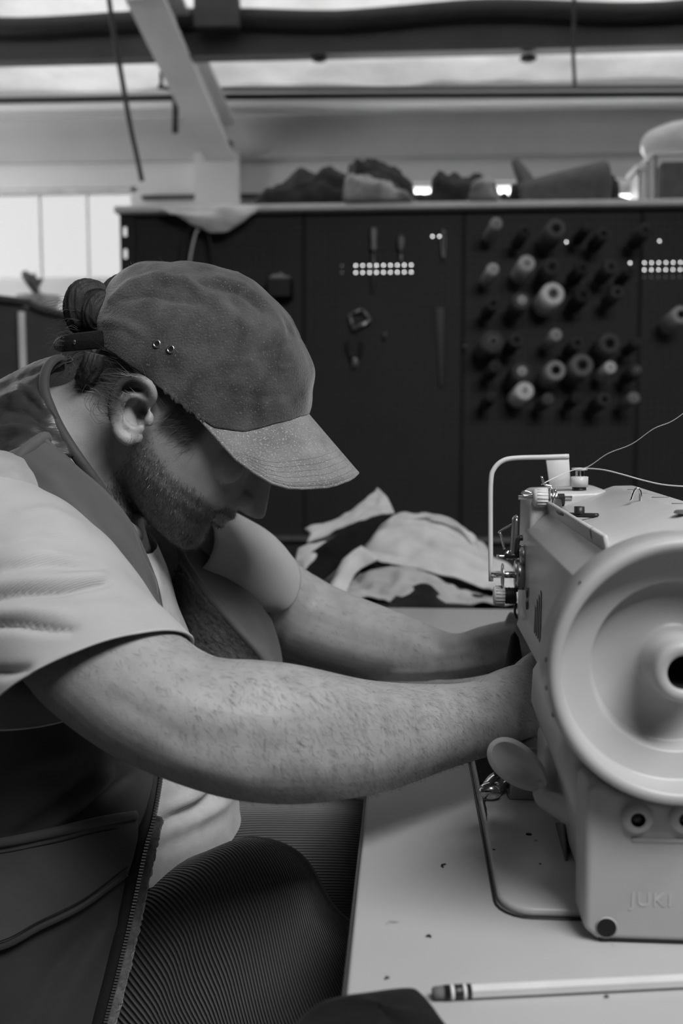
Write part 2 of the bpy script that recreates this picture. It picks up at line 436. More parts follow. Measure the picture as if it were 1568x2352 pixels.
for k, y in enumerate(pY):
    z1 = ZS(38, pY[0]); z0 = ZS(132, pY[0])
    v, f = join(box(-4, 6, y - .004, y + .004, z0, z1 + .02), box(-4, 6, y - .07, y + .004, z0, z0 + .006), box(-4, 6, y - .004, y + .07, z1 + .014, z1 + .02))
    pu = mesh('purlin', v, f, M['purlin'], ceiling, smooth=False)
    if k == 0:                                              # black strip along the purlin's top edge
        pts = [(x, y - .02, z1 - .005 + .03 * nz((x, 0, 0), 1.5)) for x in np.linspace(-4, 6, 50)]
        mesh('purlin_top_strip', *tube(pts, .05, 8, 2), M['pipe'], pu)
        for px in (733, 1213):
            q = P(px, 134, y - .03)
            mesh('bolt_plate', *ball(q, .03, 10, 6, (1.3, 1, .6)), M['pipe'], pu)
# eave strut
mesh('eave_strut', *box(-4, 6, WY - .2, WY - .05, ZS(250, WY - .1), ZS(236, WY - .1)), M['wall'], ceiling, smooth=False)

rb = empty('rafter_brace', P(400, 170, 5.0)); rb['kind'] = 'structure'
A, B = P(505, 325, 5.35), P(330, -60, 4.2)
def bar(a, b, w, h, side=(1, 0, 0)):
    a, b = Vector(a), Vector(b); d = (b - a).normalized(); s = Vector(side); s = (s - d * s.dot(d)).normalized(); u = d.cross(s)
    poly = [a + s * w / 2 + u * h / 2, a - s * w / 2 + u * h / 2, a - s * w / 2 - u * h / 2, a + s * w / 2 - u * h / 2]
    return prism(poly, b - a)
mesh('web', *bar(A, B, .05, .16), M['rafter'], rb, smooth=False)
mesh('flange', *bar(A + Vector((0, 0, -.09)), B + Vector((0, 0, -.09)), .16, .018), M['rafter'], rb, smooth=False)
mesh('flange', *bar(A + Vector((0, 0, .09)), B + Vector((0, 0, .09)), .16, .018), M['rafter'], rb, smooth=False)
for px, py in ((492, 330), (525, 332)):
    mesh('bolt', *ball(P(px, py, 5.33), .025, 10, 6), M['pipe'], rb)
mesh('gusset', *box(P(455, 0, 4.6).x, P(555, 0, 4.6).x, 4.5, 4.56, CAM_Z + 1.7, CE + .2), M['purlin'], rb, smooth=False)
rb['label'] = 'grey sloping steel rafter with bolted gusset under the roof'

# pipes and cables up there
pipe = mesh('conduit_pipe', *tube([P(-700, 236, 5.2), P(0, 231, 5.2), P(560, 222, 5.2), P(1568, 217, 5.2), P(2300, 212, 5.2)], .016, 10, 3), M['pipe'])
struct(pipe, 'long black conduit pipe running across under the roof insulation')
pipe2 = mesh('conduit_pipe', *tube([P(370, 165, 5.15), P(372, 192, 5.15), P(392, 203, 5.15), P(700, 205, 5.15), P(1568, 200, 5.15), P(2300, 197, 5.15)], .010, 8, 3), M['pipe'])
struct(pipe2, 'thinner black conduit with a bent end above the long pipe')
drop = mesh('conduit_drop', *join(tube([P(403, 200, 5.15), P(402, 305, 5.15)], .016, 8, 2), box(*[c for c in (P(395, 0, 5.15).x, P(455, 0, 5.15).x)], 5.1, 5.2, ZS(205, 5.15), ZS(178, 5.15), .01)), M['pipe'], pipe2)
cable = tube([P(245, -40, 4.2), P(262, 80, 4.2), P(280, 180, 4.2), P(297, 280, 4.2), P(312, 350, 4.2), P(326, 415, 4.2)], .011, 8, 5)
tag(mesh('hanging_cable', *cable, M['pipe']), 'dark cable hanging down from the roof beside the bright window', 'cable')
tag(mesh('hanging_cable', *tube([P(1318, -60, 4.4), P(1318, 20, 4.4), P(1316, 120, 4.4), P(1320, 200, 4.4)], .008, 8, 3), M['pipe']), 'short dark cord dropping past the purlin above the fabric roll', 'cable')

# ------------------------------------------------------------------ pegboard partition with thread cones and tools
PY = 3.72; PIT = .0254
x_left = P(296, 700, PY).x; x_r = P(1720, 700, PY).x
z_top = P(933, 486, PY).z; z_bot = P(933, 1240, PY).z
ncol = int((x_r - x_left) / PIT); nrow = int((z_top - z_bot) / PIT)
ref = P(785, 610, PY)                                      # centre of a bright hole seen in the photo
ox = ref.x - round((ref.x - x_left) / PIT - .5) * PIT - .5 * PIT
oz = ref.z + round((z_top - ref.z) / PIT - .5) * PIT + .5 * PIT
board = empty('pegboard', ((x_left + x_r) / 2, PY, 0))
tag(board, 'black pegboard partition covered with holes behind the sewing table', 'pegboard')
def cellpos(px, py):
    q = P(px, py, PY); return int(math.floor((q.x - ox) / PIT)), int(math.floor((oz - q.z) / PIT))
def peg_panel(c0, c1, r0, r1):
    v, f = [], []; R = .0033
    ring = [(math.cos(a), math.sin(a)) for a in [math.pi / 4 * k for k in range(8)]]
    sq = [(1, 0), (1, 1), (0, 1), (-1, 1), (-1, 0), (-1, -1), (0, -1), (1, -1)]
    for r in range(r0, r1):
        for c in range(c0, c1):
            cx, cz = ox + (c + .5) * PIT, oz - (r + .5) * PIT; b = len(v)
            for s in sq: v.append((cx + s[0] * PIT / 2, PY, cz + s[1] * PIT / 2))
            for s in ring: v.append((cx + s[0] * R, PY, cz + s[1] * R))
            for s in ring: v.append((cx + s[0] * R, PY + .005, cz + s[1] * R))
            for k in range(8):
                j = (k + 1) % 8
                f.append((b + k, b + j, b + 8 + j, b + 8 + k)); f.append((b + 8 + k, b + 8 + j, b + 16 + j, b + 16 + k))
    return v, f
cuts = [0, cellpos(700, 600)[0], cellpos(1078, 600)[0], cellpos(1478, 600)[0], ncol]
for a, b in zip(cuts[:-1], cuts[1:]):
    mesh('peg_panel', *peg_panel(a, b, 0, nrow), M['peg'], board, smooth=False)
for c in cuts[1:-1]:
    x = ox + c * PIT
    mesh('seam_strip', *box(x - .004, x + .004, PY - .004, PY, oz - nrow * PIT, oz), M['pegback'], board, smooth=False)
# backing behind the panels, open where daylight from the far windows shows through the holes
open_cells = set()
for px in range(785, 960, 15):
    c, r = cellpos(px, 610)
    if px not in (800,): open_cells |= {(c, r), (c, r + 1)}
for px, py in ((990, 547), (1006, 547), (1300, 548), (1510, 549), (1377, 615), (1441, 600)): open_cells.add(cellpos(px, py))
for px in range(1486, 1720, 15):
    c, r = cellpos(px, 606); open_cells |= {(c, r), (c, r + 1), (c, r + 2)}
v, f = [], []
for r in range(nrow):
    c = 0
    while c < ncol:
        if (c, r) in open_cells: c += 1; continue
        e = c
        while e < ncol and (e, r) not in open_cells: e += 1
        b = len(v); x0, x1, z0, z1 = ox + c * PIT, ox + e * PIT, oz - (r + 1) * PIT, oz - r * PIT
        v += [(x0, PY + .012, z0), (x1, PY + .012, z0), (x1, PY + .012, z1), (x0, PY + .012, z1)]
        f.append((b, b + 1, b + 2, b + 3)); c = e
mesh('back_panel', v, f, M['pegback'], board, smooth=False)
mesh('lower_panel', *box(ox, ox + ncol * PIT, PY + .006, PY + .02, .02, oz - nrow * PIT - .005), M['peg'], board, smooth=False)
mesh('bottom_rail', *box(ox - .0, ox + ncol * PIT, PY - .03, PY + .005, oz - nrow * PIT - .012, oz - nrow * PIT + .004), M['tool'], board, smooth=False)
for x in (ox + .03, ox + ncol * PIT - .03):
    mesh('post', *box(x - .03, x + .03, PY + .021, PY + .08, 0.0, oz), M['peg'], board, smooth=False)
# perforated left edge post, daylight shows through its slots
ex = P(300, 560, PY).x
v, f = [], []
ep = [box(ex - .034, ex - .024, PY - .02, PY - .01, .02, oz), box(ex - .004, ex + .02, PY - .02, PY - .01, .02, oz)]
zz = oz; k = 0
while zz > 1.0:
    ep.append(box(ex - .024, ex - .004, PY - .02, PY - .01, zz - .045, zz)); zz -= .08
mesh('slotted_post', *join(*ep), M['peg'], board, smooth=False)
shelf = mesh('top_shelf', *box(ox - .03, ox + ncol * PIT, PY - .06, PY + .45, oz, oz + .022, .003), M['shelf'])
tag(shelf, 'long pale shelf board along the top of the pegboard', 'shelf')
SH = oz + .0225                                             # shelf surface
for x in (ox + .1, ox + 1.1, ox + 2.1):
    mesh('bracket', *box(x - .012, x + .012, PY + .025, PY + .44, oz - .03, oz), M['peg'], shelf, smooth=False)

ordw = ['first', 'second', 'third', 'fourth', 'fifth', 'sixth', 'seventh']
def tone_word(v): return 'black' if v < .03 else 'dark' if v < .1 else 'mid grey' if v < .3 else 'pale grey' if v < .55 else 'white'
def cone(px, py, r, val, core, label, big=True):
    base = P(px, py, PY - .19)
    t = empty('thread_cone', base); tag(t, label, 'thread cone', 'thread cones on the pegboard')
    R = r * (PY - .19) / FPX; tip = R * .62
    ax = Vector((-.12, 1, -.22)).normalized()               # from tip to board
    L = (PY - .008 - base.y) / ax.y
    tip = R
    prof = [(R * .42, .003), (R * .46, -.001), (R * .90, 0), (R, .004), (R * 1.02, L * .34), (R * 1.05, L * .62), (R * .98, L * .66), (R * .4, L * .67)]
    mesh('wound_thread', *lathe(prof, base, ax, 20), tone(val), t)
    mesh('core_tube', *lathe([(tip * .22, -.006), (tip * .46, -.006), (tip * .46, .0), (tip * .4, L * .7), (tip * .22, L * .7), (tip * .22, -.006)], base, ax, 14), tone(core), t)
    mesh('peg', *tube([base - ax * .004 + ax * L * .5, base + ax * (L)], .003, 8, 2), M['tool'], t)
    return t
rows = [
 [(1140, 512, 14, .30, .35), (1205, 530, 14, .03, .01), (1277, 524, 22, .10, .01), (1348, 520, 13, .02, .06), (1386, 536, 15, .04, .01), (1482, 528, 16, .035, .02)],
 [(1132, 617, 14, .5, .6), (1210, 604, 19, .5, .5), (1267, 612, 20, .05, .02), (1338, 614, 16, .025, .01), (1403, 612, 16, .06, .02), (1447, 622, 12, .03, .02)],
 [(1132, 697, 15, .04, .005), (1198, 690, 20, .09, .7), (1270, 674, 26, .8, .2), (1340, 676, 18, .025, .01), (1418, 670, 15, .07, .01)],
 [(1132, 784, 26, .07, .15), (1186, 780, 16, .05, .01), (1277, 768, 14, .4, .4), (1326, 787, 15, .05, .005), (1400, 788, 24, .08, .005), (1463, 786, 12, .035, .06)],
 [(1138, 841, 15, .035, .06), (1198, 853, 22, .07, .7), (1276, 850, 23, .35, .01), (1337, 838, 26, .17, .02), (1402, 843, 14, .7, .7), (1462, 850, 15, .05, .2)],
 [(1130, 910, 14, .03, .06), (1205, 897, 21, .8, .8), (1259, 916, 14, .10, .15), (1326, 913, 13, .03, .05), (1388, 917, 16, .06, .005), (1456, 913, 14, .22, .35)],
]
for ri, row in enumerate(rows):
    for ci, (px, py, r, val, core) in enumerate(row):
        lab = '%s thread cone, %s from the left in the %s row of cones' % (tone_word(val), ordw[ci], ordw[ri])
        cone(px, py, r, val, core, lab)
cone(1564, 722, 20, .4, .01, 'pale grey thread cone alone at the right edge of the picture')

# tools on the pegboard
def screwdriver(px, y0, y1, y2, label, val):
    t = empty('screwdriver', P(px, y0, PY - .03)); tag(t, label, 'screwdriver', 'tools on the pegboard')
    a, b, c = P(px, y0, PY - .03), P(px, y1, PY - .03), P(px, y2, PY - .03)
    mesh('handle', *lathe([(.001, 0), (.009, .003), (.012, .02), (.009, .05), (.011, (a - b).length * .9), (.006, (a - b).length)], a, b - a, 12, (1, 0, 0)), tone(val, .3), t)
    mesh('shaft', *tube([b, c], .0035, 8, 2), M['tool'], t)
    mesh('hook', *tube([P(px, y1 - 4, PY - .002), P(px, y1 - 4, PY - .042)], .002, 6, 2), M['tool'], t)
screwdriver(858, 522, 575, 670, 'screwdriver with pale handle hanging left on the middle pegboard panel', .30)
screwdriver(921, 540, 575, 612, 'shorter screwdriver hanging above the row of bright holes', .22)
t = empty('tweezers', P(1017, 560, PY)); tag(t, 'steel tweezers hanging right of two bright holes', 'tool', 'tools on the pegboard')
mesh('arm', *tube([P(1017, 532, PY - .02), P(1014, 560, PY - .02), P(1018, 598, PY - .02)], .006, 8, 4, flat=(1, .4)), M['tool'], t)
mesh('arm', *tube([P(1021, 532, PY - .012), P(1022, 560, PY - .012), P(1019, 598, PY - .018)], .006, 8, 4, flat=(1, .4)), M['tool'], t)
mesh('joint', *ball(P(1018, 533, PY - .016), .011, 10, 6), M['tool'], t)
t = empty('belt_buckle', P(826, 735, PY)); tag(t, 'square metal buckle hanging tilted on the pegboard', 'buckle', 'tools on the pegboard')
q = [(802, 722), (832, 710), (852, 735), (812, 757)]
for k in range(4):
    a, b = P(*q[k], PY - .03), P(*q[(k + 1) % 4], PY - .03)
    mesh('bar', *tube([a, b], .0075 if k == 2 else .0045, 8, 2), M['steel_bright'] if k == 2 else M['tool'], t)
mesh('hook', *tube([P(826, 722, PY - .002), P(826, 716, PY - .035)], .003, 6, 2), M['black'], t)
t = empty('pliers', P(815, 800, PY)); tag(t, 'dark pliers hanging under the square buckle', 'pliers', 'tools on the pegboard')
for s in (-1, 1):
    mesh('handle', *tube([P(815 + s * 16, 783, PY - .02), P(815 + s * 14, 805, PY - .02), P(815 + s * 5, 826, PY - .02)], .008, 8, 4), M['black'], t)
    mesh('jaw', *tube([P(815 + s * 4, 828, PY - .02), P(815 + s * 3, 846, PY - .02)], [.007, .003], 8, 3), M['tool'], t)
mesh('pivot', *lathe([(.001, -.012), (.009, -.012), (.009, .008), (.001, .008)], P(815, 827, PY - .02), (0, -1, 0), 12), M['tool'], t)
rl = mesh('ruler', *bevel(prism([P(1000, 705, PY - .012), P(1021, 705, PY - .012), P(1018, 888, PY - .012), P(1009, 888, PY - .012)], (0, .008, 0)), .001, 1), M['black'], smooth=False)
tag(rl, 'long dark tapering blade hanging near the right of the middle panel', 'tool', 'tools on the pegboard')
t = empty('parts_bin', P(642, 660, PY)); tag(t, 'small black parts bin with pale rag on the left panel', 'bin', 'tools on the pegboard')
a, b = P(612, 640, PY - .08), P(668, 682, PY - .08)
mesh('tray', *join(box(a.x, b.x, PY - .08, PY - .076, b.z, a.z), box(a.x, a.x + .004, PY - .08, PY - .002, b.z, a.z), box(b.x - .004, b.x, PY - .08, PY - .002, b.z, a.z), box(a.x, b.x, PY - .08, PY - .002, b.z, b.z + .004)), M['black'], t, smooth=False)
v, f = ball(P(642, 640, PY - .04), .04, 18, 10, (1, .7, .4)); v = [Vector(p) + Vector((0, 0, .012 * nz(p, 60))) for p in v]
mesh('rag', v, f, M['jacket2'], t)
for px, py in ((697, 804), (884, 775), (1068, 803)):
    h = mesh('wall_hook', *join(tube([P(px, py, PY - .001), P(px, py, PY - .03), P(px, py - 8, PY - .035)], .004, 8, 4), ball(P(px, py - 8, PY - .035), .006, 8, 6)), M['tool'])
    tag(h, {697: 'small metal hook on the seam right of the cap front', 884: 'small metal hook right of the dark pliers', 1068: 'small bright hook left of the thread cones'}[px], 'hook', 'tools on the pegboard')

# hanging bag strap and paper pattern at the left end
bs = tube([P(414, 700, PY - .05), P(420, 600, PY - .05), P(432, 535, PY - .055), P(453, 514, PY - .06), P(474, 530, PY - .055), P(487, 580, PY - .05), P(496, 700, PY - .05)], .014, 8, 6, flat=(1, .35))
t = empty('bag_strap', P(455, 600, PY)); tag(t, 'dark webbing strap looped over a hook above the cap', 'strap')
mesh('webbing', *bs, M['black'], t)
mesh('pale_edge', *tube([P(431, 690, PY - .066), P(436, 600, PY - .066), P(450, 535, PY - .07), P(457, 529, PY - .07)], .008, 8, 6, flat=(1, .4)), M['shelf'], t)
mesh('hook', *tube([P(453, 522, PY - .002), P(453, 522, PY - .07)], .004, 6, 2), M['tool'], t)
pp = patch(Pg([[(365, 478, PY - .08), (440, 474, PY - .09), (520, 470, PY - .09), (600, 472, PY - .08)],
               [(395, 492, PY - .10), (450, 494, PY - .12), (520, 492, PY - .12), (585, 488, PY - .10)],
               [(420, 505, PY - .09), (465, 512, PY - .11), (530, 508, PY - .12), (568, 500, PY - .10)],
               [(432, 512, PY - .08), (490, 532, PY - .09), (525, 530, PY - .10), (555, 508, PY - .09)]]), 6, 6, lambda u, v, p: .012 * nz(p, 22))
tag(solid(mesh('paper_pattern', *pp[:2], M['paper']), .001), 'white paper pattern drooping over the shelf edge at left', 'paper')

# ------------------------------------------------------------------ things on the top shelf
def heap(name, outline, Yc, dy, zbase, material, seed, label, cat, group=None, amp=.02, fs=14, parent=None):
    """crumpled cloth lump: outline is the list of (px, py) of its upper edge left to right; it rests on zbase"""
    pts = [P(x, y, Yc) for x, y in outline]
    xs = [p.x for p in pts]; hs = [max(p.z - zbase, .004) for p in pts]
    nx, ny = 60, 24
    X = np.linspace(xs[0], xs[-1], nx); H = np.interp(X, xs, hs)
    v, f = [], []
    for i in range(nx):
        e = min(i, nx - 1 - i) / 6.0; e = min(1, e)
        for k in range(ny):
            a = math.pi * k / (ny - 1)
            ca, sa = math.cos(a), math.sin(a)
            w = dy * (.55 + .45 * math.sqrt(max(0, H[i] / (max(hs) + 1e-6)))) * (.3 + .7 * e)
            p = Vector((X[i], Yc - w * math.copysign(abs(ca) ** .8, ca), zbase + H[i] * sa ** .75))
            d = amp * (abs(nz(p, fs, seed)) * 1.6 - .5 + .5 * abs(nz(p, fs * 2.3, seed + 5)))
            n = Vector((0, -ca, sa))
            q = p + n * d * min(1, sa * 3) * e + Vector((amp * .4 * nz(p, fs, seed + 9), 0, 0))
            q.z = max(q.z, zbase + .0015)
            v.append(q)
    for i in range(nx - 1):
        for k in range(ny - 1):
            f.append((i * ny + k, (i + 1) * ny + k, (i + 1) * ny + k + 1, i * ny + k + 1))
    f.append(tuple(range(ny))); f.append(tuple((nx - 1) * ny + k for k in range(ny))[::-1])
    for i in range(nx - 1): f.append((i * ny, i * ny + ny - 1, (i + 1) * ny + ny - 1, (i + 1) * ny))
    o = mesh(name, v, f, material, parent)
    if label: tag(o, label, cat, group)
    return o
SY = PY + .08
G = 'folded clothes on the top shelf'
heap('folded_jacket', [(555, 470), (600, 455), (650, 425), (690, 402), (760, 395), (860, 410), (920, 440), (955, 476)], SY, .12, SH, M['jacket'], 1.3, 'dark crumpled jacket at the left of the shelf heap', 'jacket', G, .03, 11)
heap('folded_jacket', [(785, 450), (795, 405), (830, 402), (880, 418), (925, 440), (958, 468), (966, 482)], SY - .10, .07, SH, M['jacket2'], 4.2, 'grey jacket with pale folds lying across the dark jacket', 'jacket', G, .03, 10)
heap('folded_jacket', [(800, 420), (795, 378), (850, 366), (905, 385), (940, 420), (960, 455)], SY + .12, .10, SH, M['jacket'], 8.8, 'charcoal jacket on top of the shelf heap behind the grey one', 'jacket', G, .03, 12)
heap('folded_trousers', [(985, 472), (990, 405), (1010, 396), (1050, 412), (1085, 405), (1130, 418), (1150, 460), (1160, 474)], SY - .02, .10, SH, M['jacket'], 2.2, 'dark folded trousers between the jackets and the felt roll', 'trousers', G, .03, 13)
heap('folded_trousers', [(1068, 470), (1080, 425), (1105, 402), (1125, 412), (1140, 445), (1150, 472)], SY - .10, .05, SH, M['jacket2'], 6.1, 'grey folded trousers leaning against the dark trousers', 'trousers', G, .02, 14)
heap('folded_cloth', [(925, 472), (945, 447), (1000, 444), (1080, 447), (1165, 446), (1185, 470)], SY + .26, .08, SH, M['jacket'], 5.5, 'low black folded cloth behind the jackets and trousers', 'cloth', G, .012, 14)
t = empty('felt_roll', P(1290, 478, SY)); tag(t, 'grey felt roll lying on the shelf with upright flap', 'fabric roll')
a, b = P(1195, 458, SY - .05), P(1395, 432, SY - .05)
ax = (b - a); L = ax.length
v, f = lathe([(.001, -.002), (.035, 0), (.042, .01), (.055, L * .4), (.073, L * .85), (.076, L * .97), (.07, L), (.06, L), (.05, L - .03), (.012, L - .035), (.001, L - .034)], a, ax, 28)
zmin = min(p[2] for p in v); v = [Vector(p) + Vector((0, .0, (SH + .001 - zmin))) for p in v]
mesh('roll', v, f, M['roll'], t)
fl = patch(Pg([[(1173, 372, SY - .02), (1185, 364, SY - .03), (1196, 372, SY - .02)], [(1183, 402, SY - .03), (1200, 398, SY - .06), (1220, 404, SY - .03)],
               [(1195, 438, SY - .03), (1212, 432, SY - .08), (1238, 432, SY - .03)], [(1195, 468, SY - .03), (1212, 462, SY - .09), (1242, 462, SY - .03)]]), 6, 6)
solid(mesh('flap', *fl[:2], M['roll'], t), .006)
dk = [(1390, 470), (1392, 408), (1402, 404), (1412, 425), (1416, 452), (1440, 460), (1480, 468)]
heap('folded_cloth', dk, SY + .05, .09, SH, M['jacket'], 3.3, 'black folded cloth sticking out behind the felt roll', 'cloth', G, .02, 14)
mesh_b = heap('folded_cloth', [(1165, 474), (1172, 425), (1190, 418), (1204, 432), (1212, 470)], SY + .16, .05, SH, M['jacket'], 7.3, 'dark folded cloth behind the upright flap of the felt roll', 'cloth', G, .02, 14)

# milky plastic bins at the right end
def bin_(name, x0, x1, y0, y1, Ya, Yb, label, lid=True):
    a, b = P(x0, y0, Ya), P(x1, y1, Ya); t = empty(name, ((a.x + b.x) / 2, (Ya + Yb) / 2, SH)); tag(t, label, 'bin')
    z1, z0 = a.z, SH + .001
    w = .006
    mesh('tub', *join(box(a.x, b.x, Ya, Ya + w, z0, z1), box(a.x, b.x, Yb - w, Yb, z0, z1), box(a.x, a.x + w, Ya, Yb, z0, z1), box(b.x - w, b.x, Ya, Yb, z0, z1), box(a.x, b.x, Ya, Yb, z0, z0 + w)), M['bin'], t, smooth=False)
    mesh('rim', *join(box(a.x - .012, b.x + .012, Ya - .012, Ya, z1 - .02, z1), box(a.x - .012, a.x, Ya, Yb, z1 - .02, z1), box(b.x, b.x + .012, Ya, Yb, z1 - .02, z1), box(a.x - .012, b.x + .012, Yb, Yb + .012, z1 - .02, z1)), M['bin'], t, smooth=False)
    return t
bin_('storage_bin', 1505, 1760, 345, 470, PY + .0, PY + .34, 'large milky plastic storage bin at the right end of the shelf')
bin_('storage_bin', 1468, 1500, 378, 462, PY + .10, PY + .25, 'small milky plastic tub left of the large storage bin')
v, f = ball(P(1570, 335, PY + .12), .13, 24, 14, (1.2, .8, .62)); v = [Vector(p) + Vector((0, 0, .03 * abs(nz(p, 18)))) for p in v]
tag(mesh('plastic_bag', v, f, M['bin']), 'crumpled white plastic bag heaped in the large storage bin', 'bag')
cb = box(P(1520, 370, PY - .055).x, P(1720, 370, PY - .055).x, PY - .055, PY - .015, SH + .001, P(1520, 372, PY - .05).z, .004)
tag(mesh('cardboard_box', *cb, M['roll'], smooth=False), 'flat grey carton standing in front of the large storage bin', 'box')
tag(mesh('paper_roll', *lathe([(.006, 0), (.024, 0), (.024, .2), (.006, .2)], P(1408, 433, PY + .36), (1, 0, 0), 16), M['paper']), 'short white paper roll behind the black folded cloth', 'paper roll')

# left background: dark divider with pale post, and a blurred hanging garment in front of the window
t = empty('divider_screen', P(40, 800, 3.0)); tag(t, 'dark divider screen with pale post at the left edge', 'divider')
dv = prism([P(-700, 640, 3.0), P(0, 690, 3.0), P(90, 712, 3.0), P(330, 770, 3.0), Vector((P(330, 770, 3.0).x, 3.0, .02)), Vector((P(-700, 640, 3.0).x, 3.0, .02))], (0, .03, 0))
mesh('panel', *dv, M['vest_front'], t, smooth=False)
mesh('top_rail', *tube([P(-700, 636, 2.99), P(0, 687, 2.99), P(90, 709, 2.99), P(330, 767, 2.99)], .012, 8, 3), M['purlin'], t)
a = P(49, 716, 2.98); b = P(52, 1000, 2.98)
mesh('post', *tube([a, Vector((a.x, 2.975, .02))], .0115, 10, 2), M['shelf'], t)
t = empty('potted_plant', P(80, 690, 4.6)); tag(t, 'blurred potted plant on the sill below the bright window', 'plant')
mesh('pot', *lathe([(.001, -.0935), (.055, -.0935), (.075, -.08), (.1, 0), (.092, .0), (.08, -.02), (.001, -.02)], P(88, 680, 4.6), (0, 0, 1), 20, (1, 0, 0)), M['jacket2'], t)
for k in range(7):
    a = P(88 + random.uniform(-10, 10), 676, 4.6); b = P(88 + random.uniform(-35, 40), 612 + random.uniform(-6, 30), 4.6 + random.uniform(-.06, .06))
    lf = tube([a, (a + b) / 2 + Vector((random.uniform(-.02, .02), 0, .02)), b], [.005, .032, .004], 8, 4, flat=(1, .25))
    mesh('leaf', *lf, M['roll'], t)
bzt = P(88, 680, 4.6).z - .094
sb = empty('side_bench', (P(0, 700, 4.6).x, 4.6, 0)); tag(sb, 'dark bench under the bright window carrying the blurred plant', 'bench')
mesh('bench_top', *box(P(-300, 700, 4.6).x, P(330, 700, 4.6).x, 4.4, 4.8, bzt - .03, bzt), M['purlin'], sb, smooth=False)
for x in (P(-300, 700, 4.6).x, P(330, 700, 4.6).x - .06):
    for y in (4.42, 4.72): mesh('leg', *box(x, x + .05, y, y + .05, 0, bzt - .03), M['purlin'], sb, smooth=False)

# ------------------------------------------------------------------ sewing table and the table behind it
TX0 = -.0325
st = empty('sewing_table', (.2, 1.05, 0)); tag(st, 'pale laminate sewing table with dark edge under the machine', 'table')
mesh('table_top', *box(TX0, .52, .40, 1.69, TABLE_Z - .028, TABLE_Z, .0025, 2), M['laminate'], st)
mesh('edge_band', *box(TX0 - .0022, TX0 + .0002, .402, 1.688, TABLE_Z - .0275, TABLE_Z - .003), M['dark_edge'], st, smooth=False)
mesh('edge_band', *box(TX0, .52, 1.6898, 1.692, TABLE_Z - .0275, TABLE_Z - .002), M['dark_edge'], st, smooth=False)
for y in (.55, 1.55):
    mesh('leg', *box(.24, .29, y - .025, y + .025, .05, TABLE_Z - .028, .004), M['steel'], st, smooth=False)
    mesh('foot', *box(.02, .5, y - .03, y + .03, 0, .05, .006), M['steel'], st, smooth=False)
mesh('crossbar', *box(.25, .28, .55, 1.55, .12, .17, .004), M['steel'], st, smooth=False)

wt = empty('work_table', (.1, 2.2, 0)); tag(wt, 'dark work table behind the sewing table carrying canvas heap', 'table')
WTZ = TABLE_Z - .006
mesh('table_top', *box(-1.0, 1.1, 1.74, 2.55, WTZ - .03, WTZ, .003), M['table_black'], wt)
for x in (-.95, 1.0):
    for y in (1.78, 2.46):
        mesh('leg', *box(x, x + .05, y, y + .05, 0, WTZ - .03), M['steel'], wt, smooth=False)

def lint(px, py, l, label, a=0):
    p = on_plane(px, py, TABLE_Z + .0009); q = p + Vector((math.cos(a), math.sin(a), 0)) * l
    m = (p + q) / 2 + Vector((-math.sin(a), math.cos(a), 0)) * l * .35
    tag(mesh('lint', *tube([p, m, q], [.0004, .0009, .0003], 6, 4), M['black']), label, 'lint', 'lint on the sewing table')
lint(1018, 1992, .006, 'curled dark thread end on the table beside the bed plate', 1.2)
lint(978, 2150, .0035, 'dark lint speck on the table below the curled thread end', -.3)
lint(884, 2248, .0028, 'dark lint speck on the table left of the eraser', .4)
lint(1388, 2290, .0025, 'dark speck on the table below the pencil shaft', .1)

# pencil
p0 = on_plane(995, 2281, TABLE_Z + .0042); p1 = on_plane(1570, 2252, TABLE_Z + .0042); d = (p1 - p0).normalized()
pc = empty('pencil', p0); tag(pc, 'pale pencil with worn eraser and banded ferrule on the table', 'pencil')
R0 = .0039
def seg(a, b, r, n=6, m='pencil', name='shaft', caps=True):
    return mesh(name, *lathe([(.0001, a), (r, a), (r, b), (.0001, b)], p0, d, n, (0, 0, 1)), M[m], pc, smooth=(n > 8))
mesh('eraser', *lathe([(.0001, -.001), (.0028, -.0006), (.0036, .001), (.0037, .006), (.0001, .006)], p0, d, 20), M['eraser'], pc)
seg(.006, .0215, .0040, 20, 'ferrule', 'ferrule')
seg(.0095, .0115, .0042, 20, 'ferrule_band', 'ferrule_band'); seg(.0168, .0185, .0042, 20, 'ferrule_band', 'ferrule_band')
seg(.0215, .19, .0040, 6)

# dark scrap of cloth at the near edge of the table
sc = []
for (px, py) in ((640, 2420), (690, 2352), (760, 2332), (830, 2316), (900, 2300), (960, 2298), (985, 2318), (1010, 2352), (1040, 2410), (1000, 2480), (800, 2500)):
    sc.append(on_plane(px, py, TABLE_Z))
c = sum(sc, Vector()) / len(sc); c.z = TABLE_Z
ringp = np.array([tuple(p) for p in sc] + [tuple(sc[0])]); rg = catmull(ringp, 5)[:-1]
v, f = [], []; n = len(rg)
for k, (s, h) in enumerate(((1.0, .0006), (.97, .006), (.85, .011), (.6, .013), (.3, .014), (.02, .015))):
    for p in rg:
        q = Vector(c) * (1 - s) + Vector(p) * s; q.z = TABLE_Z + h * (1 + .45 * nz(p, 22)) + (.0003 if k == 0 else 0); v.append(q)
    if k:
        b = (k - 1) * n
        for j in range(n): f.append((b + j, b + (j + 1) % n, b + n + (j + 1) % n, b + n + j))
f.append(tuple(range(n))[::-1])
tag(mesh('cloth_scrap', v, f, M['dark_cloth']), 'black cloth scrap on the near edge of the table below the pencil', 'cloth')

